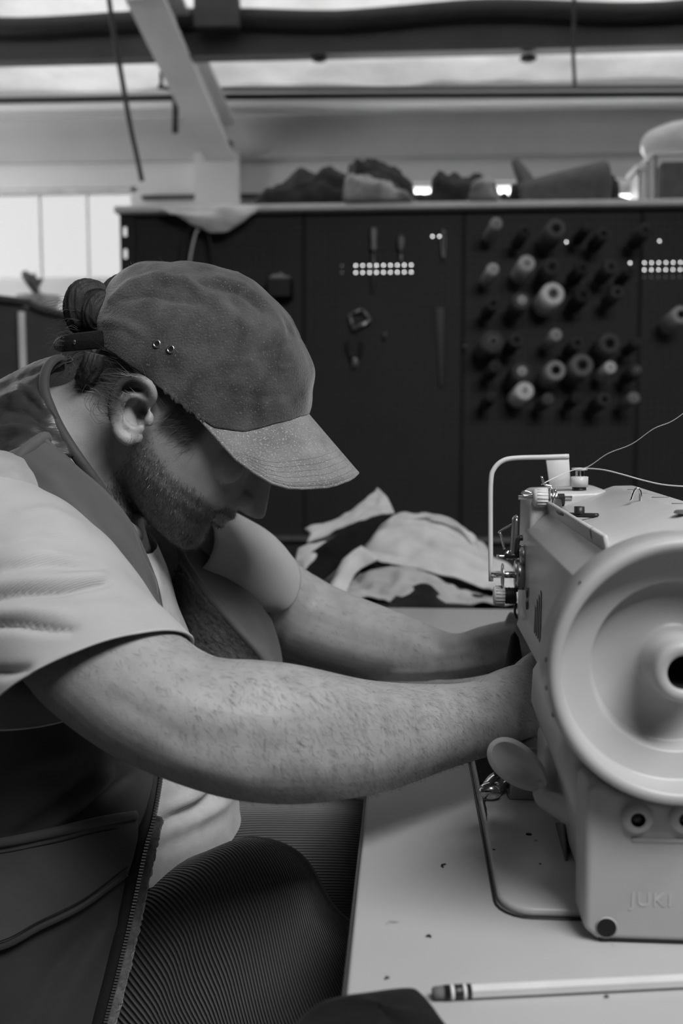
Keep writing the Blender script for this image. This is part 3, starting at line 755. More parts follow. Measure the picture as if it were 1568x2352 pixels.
# heap of canvas garments on the work table
def drape(name, rows, material, label, amp=.008, fs=18, seed=0., t=.004, parent=None, su=10, sv=12, folds=()):
    g = [[P(*p) if P(*p).z > WTZ + .004 else on_plane(p[0], p[1], WTZ + .004) for p in r] for r in rows]
    v, f, uv = patch(g, su, sv, lambda a, b, p: amp * (1.3 * abs(nz(p, fs, seed)) + .6 * nz(p, fs * 2.2, seed)) + crease(p, folds))
    v = [(p[0], p[1], max(p[2], WTZ + t * .6)) for p in v]
    o = solid(mesh(name, v, f, material, parent, uv=uv), t)
    if label: tag(o, label, 'garment', 'garments heaped on the work table')
    return o
Yp = 1.90
heap('folded_garment', [(640, 1380), (680, 1330), (760, 1290), (850, 1240), (960, 1215), (1070, 1235), (1140, 1300), (1195, 1370), (1240, 1390)], Yp + .14, .16, WTZ + .001, M['canvas2'], 3.9, 'natural canvas garment folded at the bottom of the heap', 'garment', 'garments heaped on the work table', .02, 12)
drape('canvas_jacket', [[(840, 1210, Yp + .10), (900, 1190, Yp + .10), (985, 1182, Yp + .10), (1060, 1215, Yp + .10), (1120, 1270, Yp + .10), (1180, 1330, Yp + .10)],
                        [(800, 1250, Yp + .03), (880, 1225, Yp + .02), (980, 1220, Yp + .0), (1060, 1248, Yp), (1130, 1300, Yp), (1200, 1350, Yp + .02)],
                        [(790, 1278, Yp), (880, 1270, Yp - .03), (980, 1275, Yp - .05), (1060, 1300, Yp - .05), (1130, 1335, Yp - .04), (1210, 1375, Yp)],
                        [(815, 1268, Yp - .01), (900, 1300, Yp - .05), (970, 1312, Yp - .07), (1050, 1332, Yp - .07), (1120, 1358, Yp - .06), (1215, 1388, Yp)]],
      M['canvas'], 'pale canvas jacket draped on top of the heap behind the far arm', .011, 16, 1.0,
      folds=[([(800, 1268), (860, 1290), (930, 1305), (990, 1300)], 6, .009), ([(800, 1255), (870, 1270), (940, 1285)], 6, -.007), ([(940, 1205), (990, 1198), (1040, 1222), (1070, 1248)], 6, -.012), ([(880, 1232), (960, 1242), (1050, 1290)], 12, -.007),
             ([(1000, 1250), (1080, 1290), (1150, 1340)], 11, .007), ([(1060, 1300), (1120, 1320), (1170, 1350)], 8, -.007), ([(850, 1240), (900, 1215), (950, 1215)], 9, .006)])
mesh('strap', *tube([P(905, 1200, Yp + .075), P(950, 1190, Yp + .06), P(1005, 1186, Yp + .05), P(1050, 1205, Yp + .045), P(1088, 1250, Yp + .02)], .0075, 8, 6, flat=(1, .45)), M['canvas'], bpy.data.objects['canvas_jacket'])
drape('canvas_trousers', [[(800, 1335, Yp - .02), (860, 1312, Yp - .05), (940, 1308, Yp - .07), (1010, 1335, Yp - .08), (1080, 1365, Yp - .08), (1180, 1375, Yp - .05)],
                          [(775, 1345, Yp - .05), (850, 1345, Yp - .09), (930, 1340, Yp - .10), (1010, 1360, Yp - .10), (1090, 1376, Yp - .09), (1185, 1386, Yp - .05)],
                          [(760, 1385, Yp - .06), (850, 1380, Yp - .11), (920, 1385, Yp - .12), (1000, 1388, Yp - .12), (1090, 1392, Yp - .11), (1190, 1395, Yp - .06)]],
      M['canvas2'], 'crumpled canvas trousers at the front of the heap', .012, 22, 5.0, folds=[([(830, 1330), (890, 1320), (960, 1330)], 7, .006), ([(800, 1350), (850, 1355), (900, 1375)], 7, -.007), ([(880, 1385), (915, 1345), (965, 1325)], 6, .007), ([(1000, 1350), (1060, 1370), (1120, 1378)], 6, -.006)])
drape('shirt_collar', [[(700, 1215, Yp + .05), (770, 1195, Yp + .05), (830, 1160, Yp + .05), (868, 1122, Yp + .06)],
                       [(715, 1232, Yp + .02), (780, 1210, Yp + .02), (845, 1178, Yp + .02), (890, 1145, Yp + .03)],
                       [(705, 1248, Yp + .0), (770, 1222, Yp + .0), (850, 1188, Yp + .0), (905, 1182, Yp + .01)]],
      M['canvas'], 'white cloth flap sticking up at the left of the heap', .006, 24, 2.0)
drape('cloth_band', [[(690, 1290, Yp - .02), (760, 1240, Yp - .02), (830, 1205, Yp - .01), (905, 1180, Yp + .01)],
                    [(660, 1335, Yp - .04), (740, 1285, Yp - .04), (810, 1240, Yp - .03), (880, 1200, Yp - .01)],
                    [(655, 1395, Yp - .04), (745, 1330, Yp - .06), (800, 1285, Yp - .05), (850, 1240, Yp - .03)]],
      M['dark_cloth'], 'black cloth band lying diagonally across the heap', .004, 24, 7.0)
drape('canvas_strap', [[(765, 1340, Yp - .055), (790, 1285, Yp - .06), (830, 1255, Yp - .05)], [(740, 1392, Yp - .075), (800, 1300, Yp - .08), (850, 1268, Yp - .06)], [(785, 1392, Yp - .08), (815, 1318, Yp - .08), (870, 1285, Yp - .07)]],
      M['canvas'], 'pale strap end beside the black band in the heap', .003, 30, 3.0)
drape('white_cloth', [[(685, 1262, Yp + .0), (720, 1250, Yp + .0), (760, 1245, Yp + .01)], [(680, 1290, Yp - .02), (715, 1280, Yp - .03), (750, 1262, Yp - .01)], [(678, 1330, Yp - .03), (700, 1310, Yp - .04), (735, 1290, Yp - .03)]],
      M['canvas'], 'small white cloth edge left under the black band', .004, 30, 9.0)
drape('dark_lining', [[(820, 1275, Yp - .03), (900, 1310, Yp - .055), (980, 1320, Yp - .07), (1050, 1345, Yp - .07), (1120, 1368, Yp - .06)],
                      [(830, 1320, Yp - .03), (900, 1325, Yp - .05), (980, 1338, Yp - .065), (1050, 1358, Yp - .065), (1120, 1378, Yp - .055)]],
      M['dark_cloth'], 'dark lining showing under the pale canvas jacket', .002, 24, 4.0, t=.002)
drape('leg_opening_shade', [[(885, 1398, Yp - .125), (920, 1362, Yp - .125), (975, 1342, Yp - .12), (1020, 1372, Yp - .12), (1080, 1380, Yp - .115)], [(885, 1402, Yp - .13), (930, 1399, Yp - .13), (980, 1398, Yp - .13), (1030, 1398, Yp - .13), (1090, 1398, Yp - .12)]],
      M['dark_cloth'], 'black patch for the shade inside the trouser leg at the front of the heap', .002, 24, 6.0, t=.002)  # black sheet stands in for the shade inside the trouser leg

# ------------------------------------------------------------------ the sewing machine
R_ = CAM_Z                                                   # heights below are measured from the camera's height
sm = empty('sewing_machine', (.15, .9, TABLE_Z)); tag(sm, 'worn pale industrial sewing machine with large handwheel on the table', 'sewing machine')
BZ = TABLE_Z + .006
# bed plate with a rounded near corner
poly = []
bx0, bx1, by0, by1, rr = .0635, .245, .632, 1.13, .022
for cx, cy, a0 in ((bx0 + rr, by0 + rr, 180), (bx1 - rr, by0 + rr, 270), (bx1 - rr, by1 - rr, 0), (bx0 + rr, by1 - rr, 90)):
    for k in range(7):
        a = math.radians(a0 + k * 15); poly.append(Vector((cx + rr * math.cos(a), cy + rr * math.sin(a), TABLE_Z + .0002)))
bed = mesh('bed_plate', *bevel(prism(poly, (0, 0, BZ - TABLE_Z)), .002, 2), M['enamel_bed'], sm)
gp = [Vector((p.x + (-.0018 if p.x < .15 else .0018), p.y + (-.0018 if p.y < .9 else .0018), TABLE_Z + .0004)) for p in poly]
mesh('bed_gap', *tube(gp + [gp[0]], .0011, 6, 1, caps=False), M['black'], bed)
for px, py, r in ((1214, 1917, .0024), (1134, 1952, .0012), (1240, 1985, .0010)):
    q = on_plane(px, py, BZ); mesh('bed_hole', *lathe([(.0001, .0004), (r, .0004), (r, -.002)], q, (0, 0, 1), 14, (1, 0, 0)), M['hole'], bed)
random.seed(3)
v, f = [], []
for k in range(46):                                          # paint worn off along the operator's edge
    y = .772 + k * .0042; w = (.0012 + .0038 * abs(nz((y, 0, 0), 160))) * min(1, k / 5, (45 - k) / 3 + .2)
    v += [(bx0 + .0024, y, BZ + .00025), (bx0 + .0028 + w, y + .001, BZ + .00025)]
    if k: f.append((2 * k - 2, 2 * k - 1, 2 * k + 1, 2 * k))
mesh('worn_edge', v, f, M['black'], bed, smooth=False)
mesh('slide_plate', *box(.075, .135, .885, .985, BZ, BZ + .0012, .0004, 1), M['steel_bright'], bed)
# column
col = [Vector((x, .642, R_ + z)) for x, z in ((.122, -.322), (.114, -.265), (.1015, -.228), (.1025, -.203), (.1165, -.178), (.21, -.17), (.215, -.322))]
column = mesh('column', *bevel(prism(col, (0, .160, 0)), .010, 4), M['enamel'], sm)
# arm
ap = [(.1125, -.212), (.118, -.195), (.119, -.114), (.134, -.0985), (.1425, -.0925), (.150, -.0895), (.176, -.081), (.206, -.0695), (.226, -.069), (.237, -.080), (.238, -.2), (.225, -.215)]
arm = mesh('arm', *bevel(prism([Vector((x, .645, R_ + z)) for x, z in ap], (0, .362, 0)), .0022, 2, 14), M['enamel'], sm)
lid = [Vector((.1435, .70, R_ - .0975)), Vector((.1435, 1.0, R_ - .0975)), Vector((.1405, 1.0, R_ - .0825)), Vector((.1405, .70, R_ - .0825))]
mesh('cover_strip', *bevel(prism(lid, (-.0035, 0, -.001)), .0008, 1), M['enamel'], arm)
# head
hp = [(.123, -.232), (.1205, -.215), (.1215, -.085), (.128, -.076), (.196, -.0725), (.214, -.082), (.216, -.20), (.205, -.235)]
head = mesh('head', *bevel(prism([Vector((x, .985, R_ + z)) for x, z in hp], (0, .085, 0)), .005, 3), M['enamel'], sm)
mesh('face_plate', *bevel(prism([Vector((x, 1.071, R_ + z)) for x, z in ((.13, -.22), (.13, -.09), (.205, -.09), (.205, -.22))], (0, .005, 0)), .002, 2), M['steel_bright'], head)
mesh('needle_bar', *tube([(.162, 1.03, R_ - .23), (.162, 1.03, R_ - .285)], .0036, 10, 1), M['chrome'], head)
mesh('needle', *tube([(.162, 1.03, R_ - .285), (.162, 1.03, R_ - .318)], [.0012, .0006], 8, 1), M['chrome'], head)
mesh('presser_bar', *tube([(.178, 1.03, R_ - .23), (.178, 1.03, R_ - .295)], .0036, 10, 1), M['chrome'], head)
mesh('presser_foot', *join(box(.155, .183, 1.022, 1.038, R_ - .300, R_ - .290, .002), box(.145, .168, 1.020, 1.040, R_ - .3185, R_ - .3145, .001), box(.163, .170, 1.024, 1.036, R_ - .316, R_ - .295, .001)), M['chrome'], head)
# holes, screws and the printed mark on the operator's side
def side_disc(px, py, Y, r, name, m='black', h=.002, par=None, n=20, squash=1):
    q = P(px, py, Y); return mesh(name, *lathe([(.0001, h), (r * .8, h), (r, h * .5), (r, -h)], q, (-1, 0, 0), n), M[m], par or arm)
for px, py in ((1214, 1362), (1216, 1388)):
    q = P(px, py, .955); q.x = .1172
    mesh('screw_hole', *lathe([(.0001, .0012), (.0048, .0012), (.0055, 0)], q, (-1, 0, 0), 16), M['black'], arm)
for k, (z0, z1) in enumerate(((-.172, -.196), (-.164, -.2), (-.158, -.2005), (-.152, -.198))):
    y = .905 - k * .0115
    xx = lambda z: .11805 if z > -.195 else .1165
    mesh('printed_bar', *prism([(xx(z0) - .0002, y, R_ + z0), (xx(z0) - .0002, y - .007, R_ + z0 - .001), (.1172, y - .007, R_ + min(z1, -.19) - .004), (.1172, y, R_ + min(z1, -.19))], (.001, 0, 0)), M['emblem'], arm, smooth=False)
# worn streaks and oil port on top
mesh('oil_port', *lathe([(.0001, .0008), (.0095, .0008), (.0105, -.001)], Vector((.205, .735, R_ - .0695)), (0, 0, 1), 20, (1, 0, 0)), M['emblem'], arm)
for x_, Y, w in ((.214, .95, .012), (.216, .86, .014), (.214, .80, .008)):
    mesh('worn_streak', *box(x_ - w / 2, x_ + w / 2, Y - .0012, Y + .0012, R_ - .0698, R_ - .0688), M['emblem'], arm, smooth=False)
# finger guard rod with its plate
gy = 1.0
pl = [P(1252, 1047, gy), P(1306, 1045, gy), P(1311, 1117, gy), P(1262, 1120, gy)]
guard = mesh('guard_plate', *bevel(prism(pl, (0, .003, 0)), .0008, 1), M['knob'], sm)
gr = [P(1306, 1048, gy), P(1250, 1050, gy), P(1185, 1052, gy), P(1155, 1058, gy), P(1135, 1076, gy), P(1127, 1105, gy), P(1126, 1200, gy), P(1127, 1335, gy)]
mesh('guard_rod', *tube(gr, .0020, 8, 5, flat=(1, 1.2)), M['knob'], guard)
# upper tension assembly
t0 = P(1228, 1144, .985)
ten = mesh('tension_knob', *lathe([(.0001, -.008), (.0055, -.008), (.0088, -.0065), (.0092, -.004), (.0092, .006), (.0001, .006)], P(1242, 1143, .985), (1, 0, 0), 24), M['knob'], sm, smooth=True)
for k in range(18):
    a = 2 * math.pi * k / 18; c0 = P(1242, 1143, .985) + Vector((0, math.cos(a), math.sin(a))) * .0092
    mesh('rib', *tube([c0 + Vector((-.0045, 0, 0)), c0 + Vector((.006, 0, 0))], .0007, 5, 1), M['knob'], ten)
mesh('tension_stud', *lathe([(.0001, -.022), (.0022, -.022), (.0022, .03), (.0001, .03)], P(1242, 1143, .985), (1, 0, 0), 10), M['chrome'], ten)
for k, px in enumerate((1263, 1269, 1276)):
    mesh('tension_disc', *lathe([(.0001, -.0005), (.0105 + .0008 * (k == 1), -.001), (.011 + .0008 * (k == 1), 0), (.0001, .0006)], P(px, 1146, .985), (1, 0, 0), 24), M['chrome'], ten)
mesh('nut', *lathe([(.0001, -.003), (.0062, -.003), (.0062, .0035), (.0001, .0035)], P(1287, 1148, .985), (1, 0, 0), 6), M['black'], ten, smooth=False)
mesh('thread_lever', *tube([P(1243, 1094, .985), P(1250, 1112, .985), P(1266, 1118, .985), P(1275, 1140, .985)], .0022, 8, 4, flat=(1, .5)), M['chrome'], ten)
mesh('wire_guide', *tube([P(1226, 1136, .985), P(1204, 1138, .985), P(1198, 1132, .985), P(1206, 1128, .985), P(1222, 1133, .985)], .0008, 6, 5), M['chrome'], ten)
br = mesh('bracket', *tube([P(1280, 1150, .965), P(1285, 1174, .92), P(1298, 1181, .88), P(1330, 1183, .862), P(1374, 1184, .855)], .0034, 8, 5, flat=(1.0, .6)), M['black'], sm)
mesh('screw', *lathe([(.0001, .004), (.0045, .004), (.0045, -.002)], P(1330, 1174, .862), (0, 0, 1), 12, (1, 0, 0)), M['black'], br)
mesh('standoff', *tube([P(1318, 1184, .862), P(1314, 1198, .862)], .0025, 8, 1), M['chrome'], br)
# thread post on top and wire eyelet
pq = P(1330, 1111, 1.0)
post = mesh('thread_post', *lathe([(.0001, 0), (.0085, 0), (.0085, .010), (.004, .0105), (.004, .016), (.0075, .0165), (.008, .0185), (.0001, .019)], pq - Vector((0, 0, .003)), (0, 0, 1), 24, (1, 0, 0)), M['knob'], sm)
mesh('post_collar', *lathe([(.0045, .0105), (.0045, .0158)], pq - Vector((0, 0, .003)), (0, 0, 1), 16, (1, 0, 0)), M['chrome'], post)
mesh('post_base', *lathe([(.0001, -.006), (.007, -.006), (.007, -.0005), (.0001, -.0005)], pq - Vector((0, 0, .003)), (0, 0, 1), 16, (1, 0, 0)), M['black'], post)
mesh('thread_eyelet', *tube([P(1448, 1152, .86), P(1456, 1128, .86), P(1464, 1122, .86), P(1470, 1132, .86), P(1470, 1160, .86)], .0013, 8, 5), M['chrome'], sm)
# front tension, take-up lever and check spring on the head
fy = 1.0
ft = mesh('front_tension', *lathe([(.0001, -.008), (.0035, -.008), (.0035, .022), (.0001, .022)], P(1178, 1320, fy), (-1, 0, 0), 14), M['chrome'], sm)
mesh('tension_disc', *lathe([(.0001, .0016), (.012, .0010), (.0128, 0), (.012, -.0006), (.0001, -.001)], P(1154, 1322, fy), (-1, 0, 0), 28), M['steel_bright'], ft)
mesh('tension_disc', *lathe([(.0001, .003), (.0145, .003), (.0155, .001), (.0155, -.006), (.0001, -.006)], P(1189, 1320, fy), (-1, 0, 0), 28), M['steel_bright'], ft)
mesh('tension_disc', *lathe([(.0001, .003), (.0115, .003), (.012, -.004), (.0001, -.004)], P(1198, 1278, fy), (-1, 0, 0), 28), M['steel_bright'], ft)
kn = P(1158, 1368, fy)
kb = mesh('pretension_knob', *lathe([(.0001, .011), (.0085, .011), (.0095, .009), (.0095, 0), (.0001, 0)], kn, (-1, 0, 0), 24), M['knob'], sm)
for k in range(18):
    a = 2 * math.pi * k / 18; c0 = kn + Vector((0, math.cos(a), math.sin(a))) * .0095
    mesh('rib', *tube([c0, c0 + Vector((-.009, 0, 0))], .0007, 5, 1), M['knob'], kb)
sp = [kn + Vector((.0005 + .0115 * k / 40, .0075 * math.cos(k * 1.0), .0075 * math.sin(k * 1.0))) for k in range(41)]
mesh('spring', *tube(sp, .0012, 6, 2), M['black'], kb)
tk = mesh('take_up_lever', *tube([P(1177, 1285, fy), P(1180, 1240, fy), P(1183, 1195, fy), P(1189, 1190, fy)], .0034, 8, 4, flat=(.6, 1)), M['steel_bright'], sm)
mesh('lever_tip', *tube([P(1183, 1200, fy), P(1165, 1210, fy), P(1146, 1222, fy), P(1150, 1228, fy), P(1158, 1262, fy)], .0012, 6, 4), M['chrome'], tk)
mesh('lever_link', *tube([P(1200, 1235, fy), P(1188, 1240, fy), P(1184, 1275, fy)], .003, 8, 3), M['black'], tk)
mesh('thread_hook', *tube([P(1140, 1277, fy), P(1160, 1277, fy), P(1166, 1265, fy), P(1164, 1282, fy), P(1176, 1283, fy)], .0016, 6, 3), M['chrome'], tk)
mesh('lever_arm', *tube([P(1158, 1277, fy), P(1195, 1275, fy)], .003, 8, 1), M['black'], tk)
mesh('lower_guide', *tube([P(1185, 1385, fy), P(1182, 1405, fy), P(1187, 1420, fy)], .0014, 6, 4), M['black'], ft)
# reverse lever with its housing
hc = P(1262, 1790, .735)
hs = mesh('lever_housing', *bevel(prism([P(1252, 1712, .735), P(1275, 1702, .735), P(1400, 1702, .735), P(1400, 1850, .735), P(1262, 1838, .735), P(1250, 1800, .735)], (0, .05, 0)), .005, 3), M['enamel'], sm)
lc = P(1188, 1757, .725)
ld = (P(1246, 1800, .725) - P(1130, 1712, .725)).normalized()
nrm = Vector((-.25, -.82, .45)).normalized(); nrm = (nrm - ld * nrm.dot(ld)).normalized(); lw = nrm.cross(ld)
v, f = [], []
for i in range(13):
    s = i / 12
    for k in range(33):
        a = 2 * math.pi * k / 32
        rx = .0268 * s; ry = (.0148 - .0025 * math.cos(a)) * s
        h = .0105 * (s ** 2.2) - .007
        v.append(lc + ld * rx * math.cos(a) + lw * ry * math.sin(a) + nrm * h)
for i in range(12):
    for k in range(32): f.append((i * 33 + k, i * 33 + k + 1, (i + 1) * 33 + k + 1, (i + 1) * 33 + k))
lv = solid(mesh('reverse_lever', v, f, M['enamel_smooth'], sm), .0042, -1)
lv.modifiers.new('round', 'BEVEL').width = .0014; lv.modifiers['round'].segments = 3
mesh('lever_stem', *tube([lc + ld * .022 - nrm * .002, P(1250, 1832, .72), P(1285, 1852, .71), P(1345, 1878, .69)], [.0065, .0075, .009, .012], 12, 5), M['enamel_smooth'], lv)
# chrome latch and shaft block beside the lever
cl = on_plane(1136, 1838, BZ)
lt = mesh('chrome_latch', *tube([cl + Vector((-.006, 0, .008)), cl + Vector((.002, .012, .010)), cl + Vector((.016, .035, .012)), cl + Vector((.03, .05, .014))], [.007, .009, .0075, .0065], 14, 5), M['chrome'], sm)
mesh('latch_cap', *ball(cl + Vector((-.004, .0, .008)), .0092, 16, 10, (1.1, .8, .8)), M['chrome'], lt)
mesh('latch_button', *lathe([(.0001, .006), (.004, .005), (.0045, 0)], cl + Vector((.004, .012, .017)), (0, 0, 1), 14, (1, 0, 0)), M['black'], lt)
bl = on_plane(1168, 1838, BZ)
mesh('feed_block', *bevel(prism([bl, bl + Vector((.026, 0, 0)), bl + Vector((.026, 0, .046)), bl + Vector((.002, 0, .046))], (0, .05, 0)), .002, 2), M['steel_bright'], sm)
q = P(1285, 1960, .72)
mesh('side_plate', *bevel(prism([P(1275, 1890, .77), P(1292, 1890, .72), P(1298, 2000, .70), P(1298, 2050, .69), P(1278, 1990, .76)], (.002, 0, 0)), .0006, 1), M['emblem'], column, smooth=False)
# handwheel
wc = P(1553, 1527, .600)
prof = [(.0104, -.002), (.0104, .0192), (.0112, .0204), (.0165, .0204), (.0180, .0184), (.0188, .014), (.0205, -.004), (.0245, -.0075), (.0485, -.0085), (.0502, -.0070), (.0516, .0030), (.0530, .0045), (.0690, .0040), (.0706, .0060), (.0718, .0200), (.0732, .0222), (.0775, .0225), (.0794, .0205), (.0800, .016), (.0800, -.012), (.078, -.0145), (.06, -.015), (.058, -.012), (.03, -.012), (.03, -.05), (.0001, -.05)]
wheel = mesh('handwheel', *lathe(prof, wc, (0, -1, 0), 96), M['enamel_smooth'], sm)
mesh('hub_bore', *lathe([(.0103, .017), (.0102, .002), (.0001, .002)], wc, (0, -1, 0), 32), M['hole'], wheel)
for a, rr2 in ((188, .0803), (176, .0802), (200, .0803), (140, .0803)):
    ca, sa = math.cos(math.radians(a)), math.sin(math.radians(a))
    q = wc + Vector((ca * .0795, -.0155, sa * .0795)); mesh('rim_chip', *ball(q, .0013, 8, 6, (1, .6, 1.6)), M['black'], wheel)
mesh('belt_pulley', *lathe([(.0001, 0), (.068, 0), (.070, -.004), (.062, -.010), (.070, -.016), (.068, -.02), (.0001, -.02)], wc + Vector((0, .0195, 0)), (0, -1, 0), 48), M['black'], wheel)
# belt cover
cy0 = .602
x0, x1 = P(1352, 2000, cy0).x, .285
pts = []
zb = TABLE_Z + .0025
pts += [(x0 + .006, zb), (x0 - .002, zb + .006), (x0 - .003, R_ - .228)]
for k in range(0, 13):
    a = math.radians(212 + k * (322 - 212) / 12)
    pts.append((wc.x + .0875 * math.cos(a), wc.z + .0875 * math.sin(a)))
pts = [p for p in pts if p[0] >= x0 - .004 and p[0] <= x1]
pts += [(x1, pts[-1][1]), (x1, zb)]
cov = mesh('belt_cover', *bevel(prism([Vector((x, cy0, z)) for x, z in pts], (0, .036, 0)), .004, 3, 40), M['cover'], sm)
mesh('cover_foot', *box(x0 + .008, x1, cy0 + .002, cy0 + .034, TABLE_Z + .0003, zb + .002), M['black'], cov, smooth=False)
for px in (1462, 1572):
    q = P(px, 1878, cy0 - .001)
    lug = mesh('screw_lug', *lathe([(.0045, .004), (.0082, .004), (.0092, .002), (.0095, -.004)], q, (0, -1, 0), 24), M['cover'], cov)
    mesh('lug_screw', *lathe([(.0001, .0020), (.0046, .0020), (.0046, -.003)], q, (0, -1, 0), 18), M['black'], cov)
q = P(1392, 2130, cy0)
mesh('cover_hole', *lathe([(.0062, .0004), (.0070, .0002), (.0062, .0006)], q, (0, -1, 0), 24), M['cover'], cov)
mesh('hole_shade_disc', *lathe([(.0001, .0004), (.0063, .0004)], q, (0, -1, 0), 24), M['hole'], cov)  # flat black disc in place of the hole's shaded inside
q = P(1450, 1925, cy0)
mesh('cover_rib', *box(q.x, x1 - .01, cy0 - .0010, cy0 + .001, q.z - .0022, q.z + .0006, .0004, 1), M['cover'], cov)
q = P(1446, 2080, cy0)
fc = bpy.data.curves.new('maker_lettering', 'FONT'); fc.body = 'JUKI'; fc.size = .0125; fc.extrude = .0003; fc.space_character = 1.12
fo = bpy.data.objects.new('maker_lettering', fc); COL.objects.link(fo)
bpy.context.view_layer.update()
me = bpy.data.meshes.new_from_object(fo.evaluated_get(bpy.context.evaluated_depsgraph_get())); bpy.data.objects.remove(fo)
me.transform(Matrix.Translation(q + Vector((0, -.0001, 0))) @ Matrix.Rotation(math.pi / 2, 4, 'X')); me.materials.clear(); me.materials.append(M['cover'])
link(bpy.data.objects.new('raised_lettering', me), cov)

# threads running to the spool stand
th = tube([P(1243, 1113, .985), P(1268, 1100, .99), P(1312, 1081, .99), P(1350, 1072, .98), P(1395, 1042, .96), P(1450, 1020, .93), P(1500, 985, .9), P(1545, 966, .87), P(1600, 925, .85), P(1700, 850, .82), P(1900, 720, .8)], .00042, 6, 5)
tag(mesh('sewing_thread', *th, M['thread']), 'fine white thread rising to the right from the tension knob', 'thread')
th = tube([P(1322, 1078, 1.0), P(1345, 1076, .995), P(1385, 1079, .97), P(1430, 1090, .94), P(1480, 1104, .91), P(1530, 1114, .88), P(1600, 1117, .85), P(1700, 1108, .83), P(1900, 1070, .8)], .00062, 6, 5)
tag(mesh('sewing_thread', *th, M['thread']), 'thicker white thread sagging right from the thread post', 'thread')

# dark cloth being sewn, between the hands on the bed
cw = patch([[Vector((x, y, BZ + .0022 + (.105 * math.exp(-((x - .110) / .013) ** 2 - ((y - .995) / .030) ** 2)) + .004 * abs(nz((x, y, 0), 40)))) for x in np.linspace(.066, .236, 26)] for y in np.linspace(.845, 1.12, 30)], 2, 2)
tag(solid(mesh('sewn_cloth', *cw[:2], M['dark_cloth']), .0012), 'dark cloth under the needle between his two hands', 'cloth')

# ------------------------------------------------------------------ the man
MY = .94                                                     # his mid plane
HP = math.radians(40)
_e = P(325, 950, .865)
HO = Vector((_e.x, MY, _e.z)); HF = Vector((math.cos(HP), 0, -math.sin(HP))); HU = Vector((math.sin(HP), 0, math.cos(HP))); HS = Vector((0, 1, 0))
def H(x, y, z): return HO + HF * x + HS * y + HU * z
def Hinv(p):
    d = np.asarray(p) - np.array(HO)
    return d @ np.array(HF), d @ np.array(HS), d @ np.array(HU)
# skull and jaw as slices along the head axis: z, front, back, half width, where widest, exponent
sl = [(-.0875, .094, .055, .012, .075, 2.0), (-.083, .100, .040, .024, .070, 2.1), (-.074, .1035, .012, .037, .055, 2.2), (-.062, .1035, -.012, .048, .040, 2.3),
      (-.050, .1030, -.030, .0555, .028, 2.3), (-.042, .1075, -.040, .0595, .022, 2.3), (-.036, .1065, -.045, .061, .02, 2.3), (-.030, .1110, -.050, .0625, .018, 2.3), (-.022, .1145, -.060, .0645, .016, 2.2),
      (-.010, .1110, -.074, .067, .014, 2.2), (.004, .1065, -.085, .069, .012, 2.15), (.020, .1020, -.093, .0705, .008, 2.15), (.034, .0995, -.098, .072, .004, 2.2),
      (.048, .1060, -.100, .073, .0, 2.2), (.060, .1075, -.101, .074, -.004, 2.2), (.080, .1020, -.100, .074, -.006, 2.2), (.098, .088, -.092, .067, -.006, 2.1), (.112, .064, -.074, .052, -.006, 2.0), (.120, .030, -.040, .028, -.006, 2.0)]
arr = catmull(sl, 3); n = 48
v, f = [], []
for i, (z, xf, xb, w, xc, e) in enumerate(arr):
    for k in range(n):
        a = 2 * math.pi * k / n; ca, sa = math.cos(a), math.sin(a)
        ex = e if ca > 0 else 2.15
        cx = math.copysign(abs(ca) ** (2 / ex), ca); sy = math.copysign(abs(sa) ** (2 / ex), sa)
        x = xc + (xf - xc) * cx if ca > 0 else xc + (xc - xb) * cx
        v.append(H(x, w * sy, z))
    if i:
        b = (i - 1) * n
        for k in range(n): f.append((b + k, b + (k + 1) % n, b + n + (k + 1) % n, b + n + k))
m_ = len(arr)
v.append(H(.072, 0, -.089)); v.append(H(-.006, 0, .122))
for k in range(n):
    f.append((len(v) - 2, (k + 1) % n, k)); f.append((len(v) - 1, (m_ - 1) * n + k, (m_ - 1) * n + (k + 1) % n))
parts = [(v, f)]
def slab(sl, n=20):
    """stack of ellipses in head frame: z, x centre, x radius, y radius, y centre"""
    a = catmull(sl, 3); v, f = [], []
    for i, (z, xc, rx, ry, yc) in enumerate(a):
        for k in range(n):
            t = 2 * math.pi * k / n; v.append(H(xc + rx * math.cos(t), yc + ry * math.sin(t), z))
        if i:
            b = (i - 1) * n
            for k in range(n): f.append((b + k, b + (k + 1) % n, b + n + (k + 1) % n, b + n + k))
    f.append(tuple(range(n))[::-1]); f.append(tuple(range((len(a) - 1) * n, len(a) * n)))
    return v, f
# nose
parts.append(slab([(.050, .098, .010, .009, 0), (.036, .100, .012, .0085, 0), (.020, .1045, .0155, .010, 0), (.006, .1095, .0185, .0115, 0), (-.004, .1145, .0190, .0128, 0), (-.0125, .1185, .0190, .0130, 0), (-.0185, .1190, .0150, .0112, 0), (-.0225, .1150, .008, .007, 0)]))
for s in (-1, 1):
    parts.append(ball(H(.1125, s * .0138, -.0120), .0085, 16, 10, (1.25, .8, 1)))                              # nostril wings
    parts.append(ball(H(.083, s * .045, .010), .020, 16, 10, (.8, .7, .9)))                                    # cheekbone
    parts.append(tube([H(.098, s * .010, .050), H(.097, s * .030, .054), H(.082, s * .052, .050)], [.009, .010, .006], 10, 4))   # brow
    parts.append(ball(H(.086, s * .031, .034), .0135, 16, 10))                                                  # lids over the lowered eyes
parts.append(tube([H(.092, -.024, -.0375), H(.1085, -.010, -.0335), H(.1115, 0, -.0330), H(.1085, .010, -.0335), H(.092, .024, -.0375)], [.003, .0048, .0052, .0048, .003], 10, 4))     # upper lip
parts.append(tube([H(.092, -.023, -.0395), H(.1060, -.010, -.0425), H(.1085, 0, -.0435), H(.1060, .010, -.0425), H(.092, .023, -.0395)], [.003, .0050, .0056, .0050, .003], 10, 4))     # lower lip
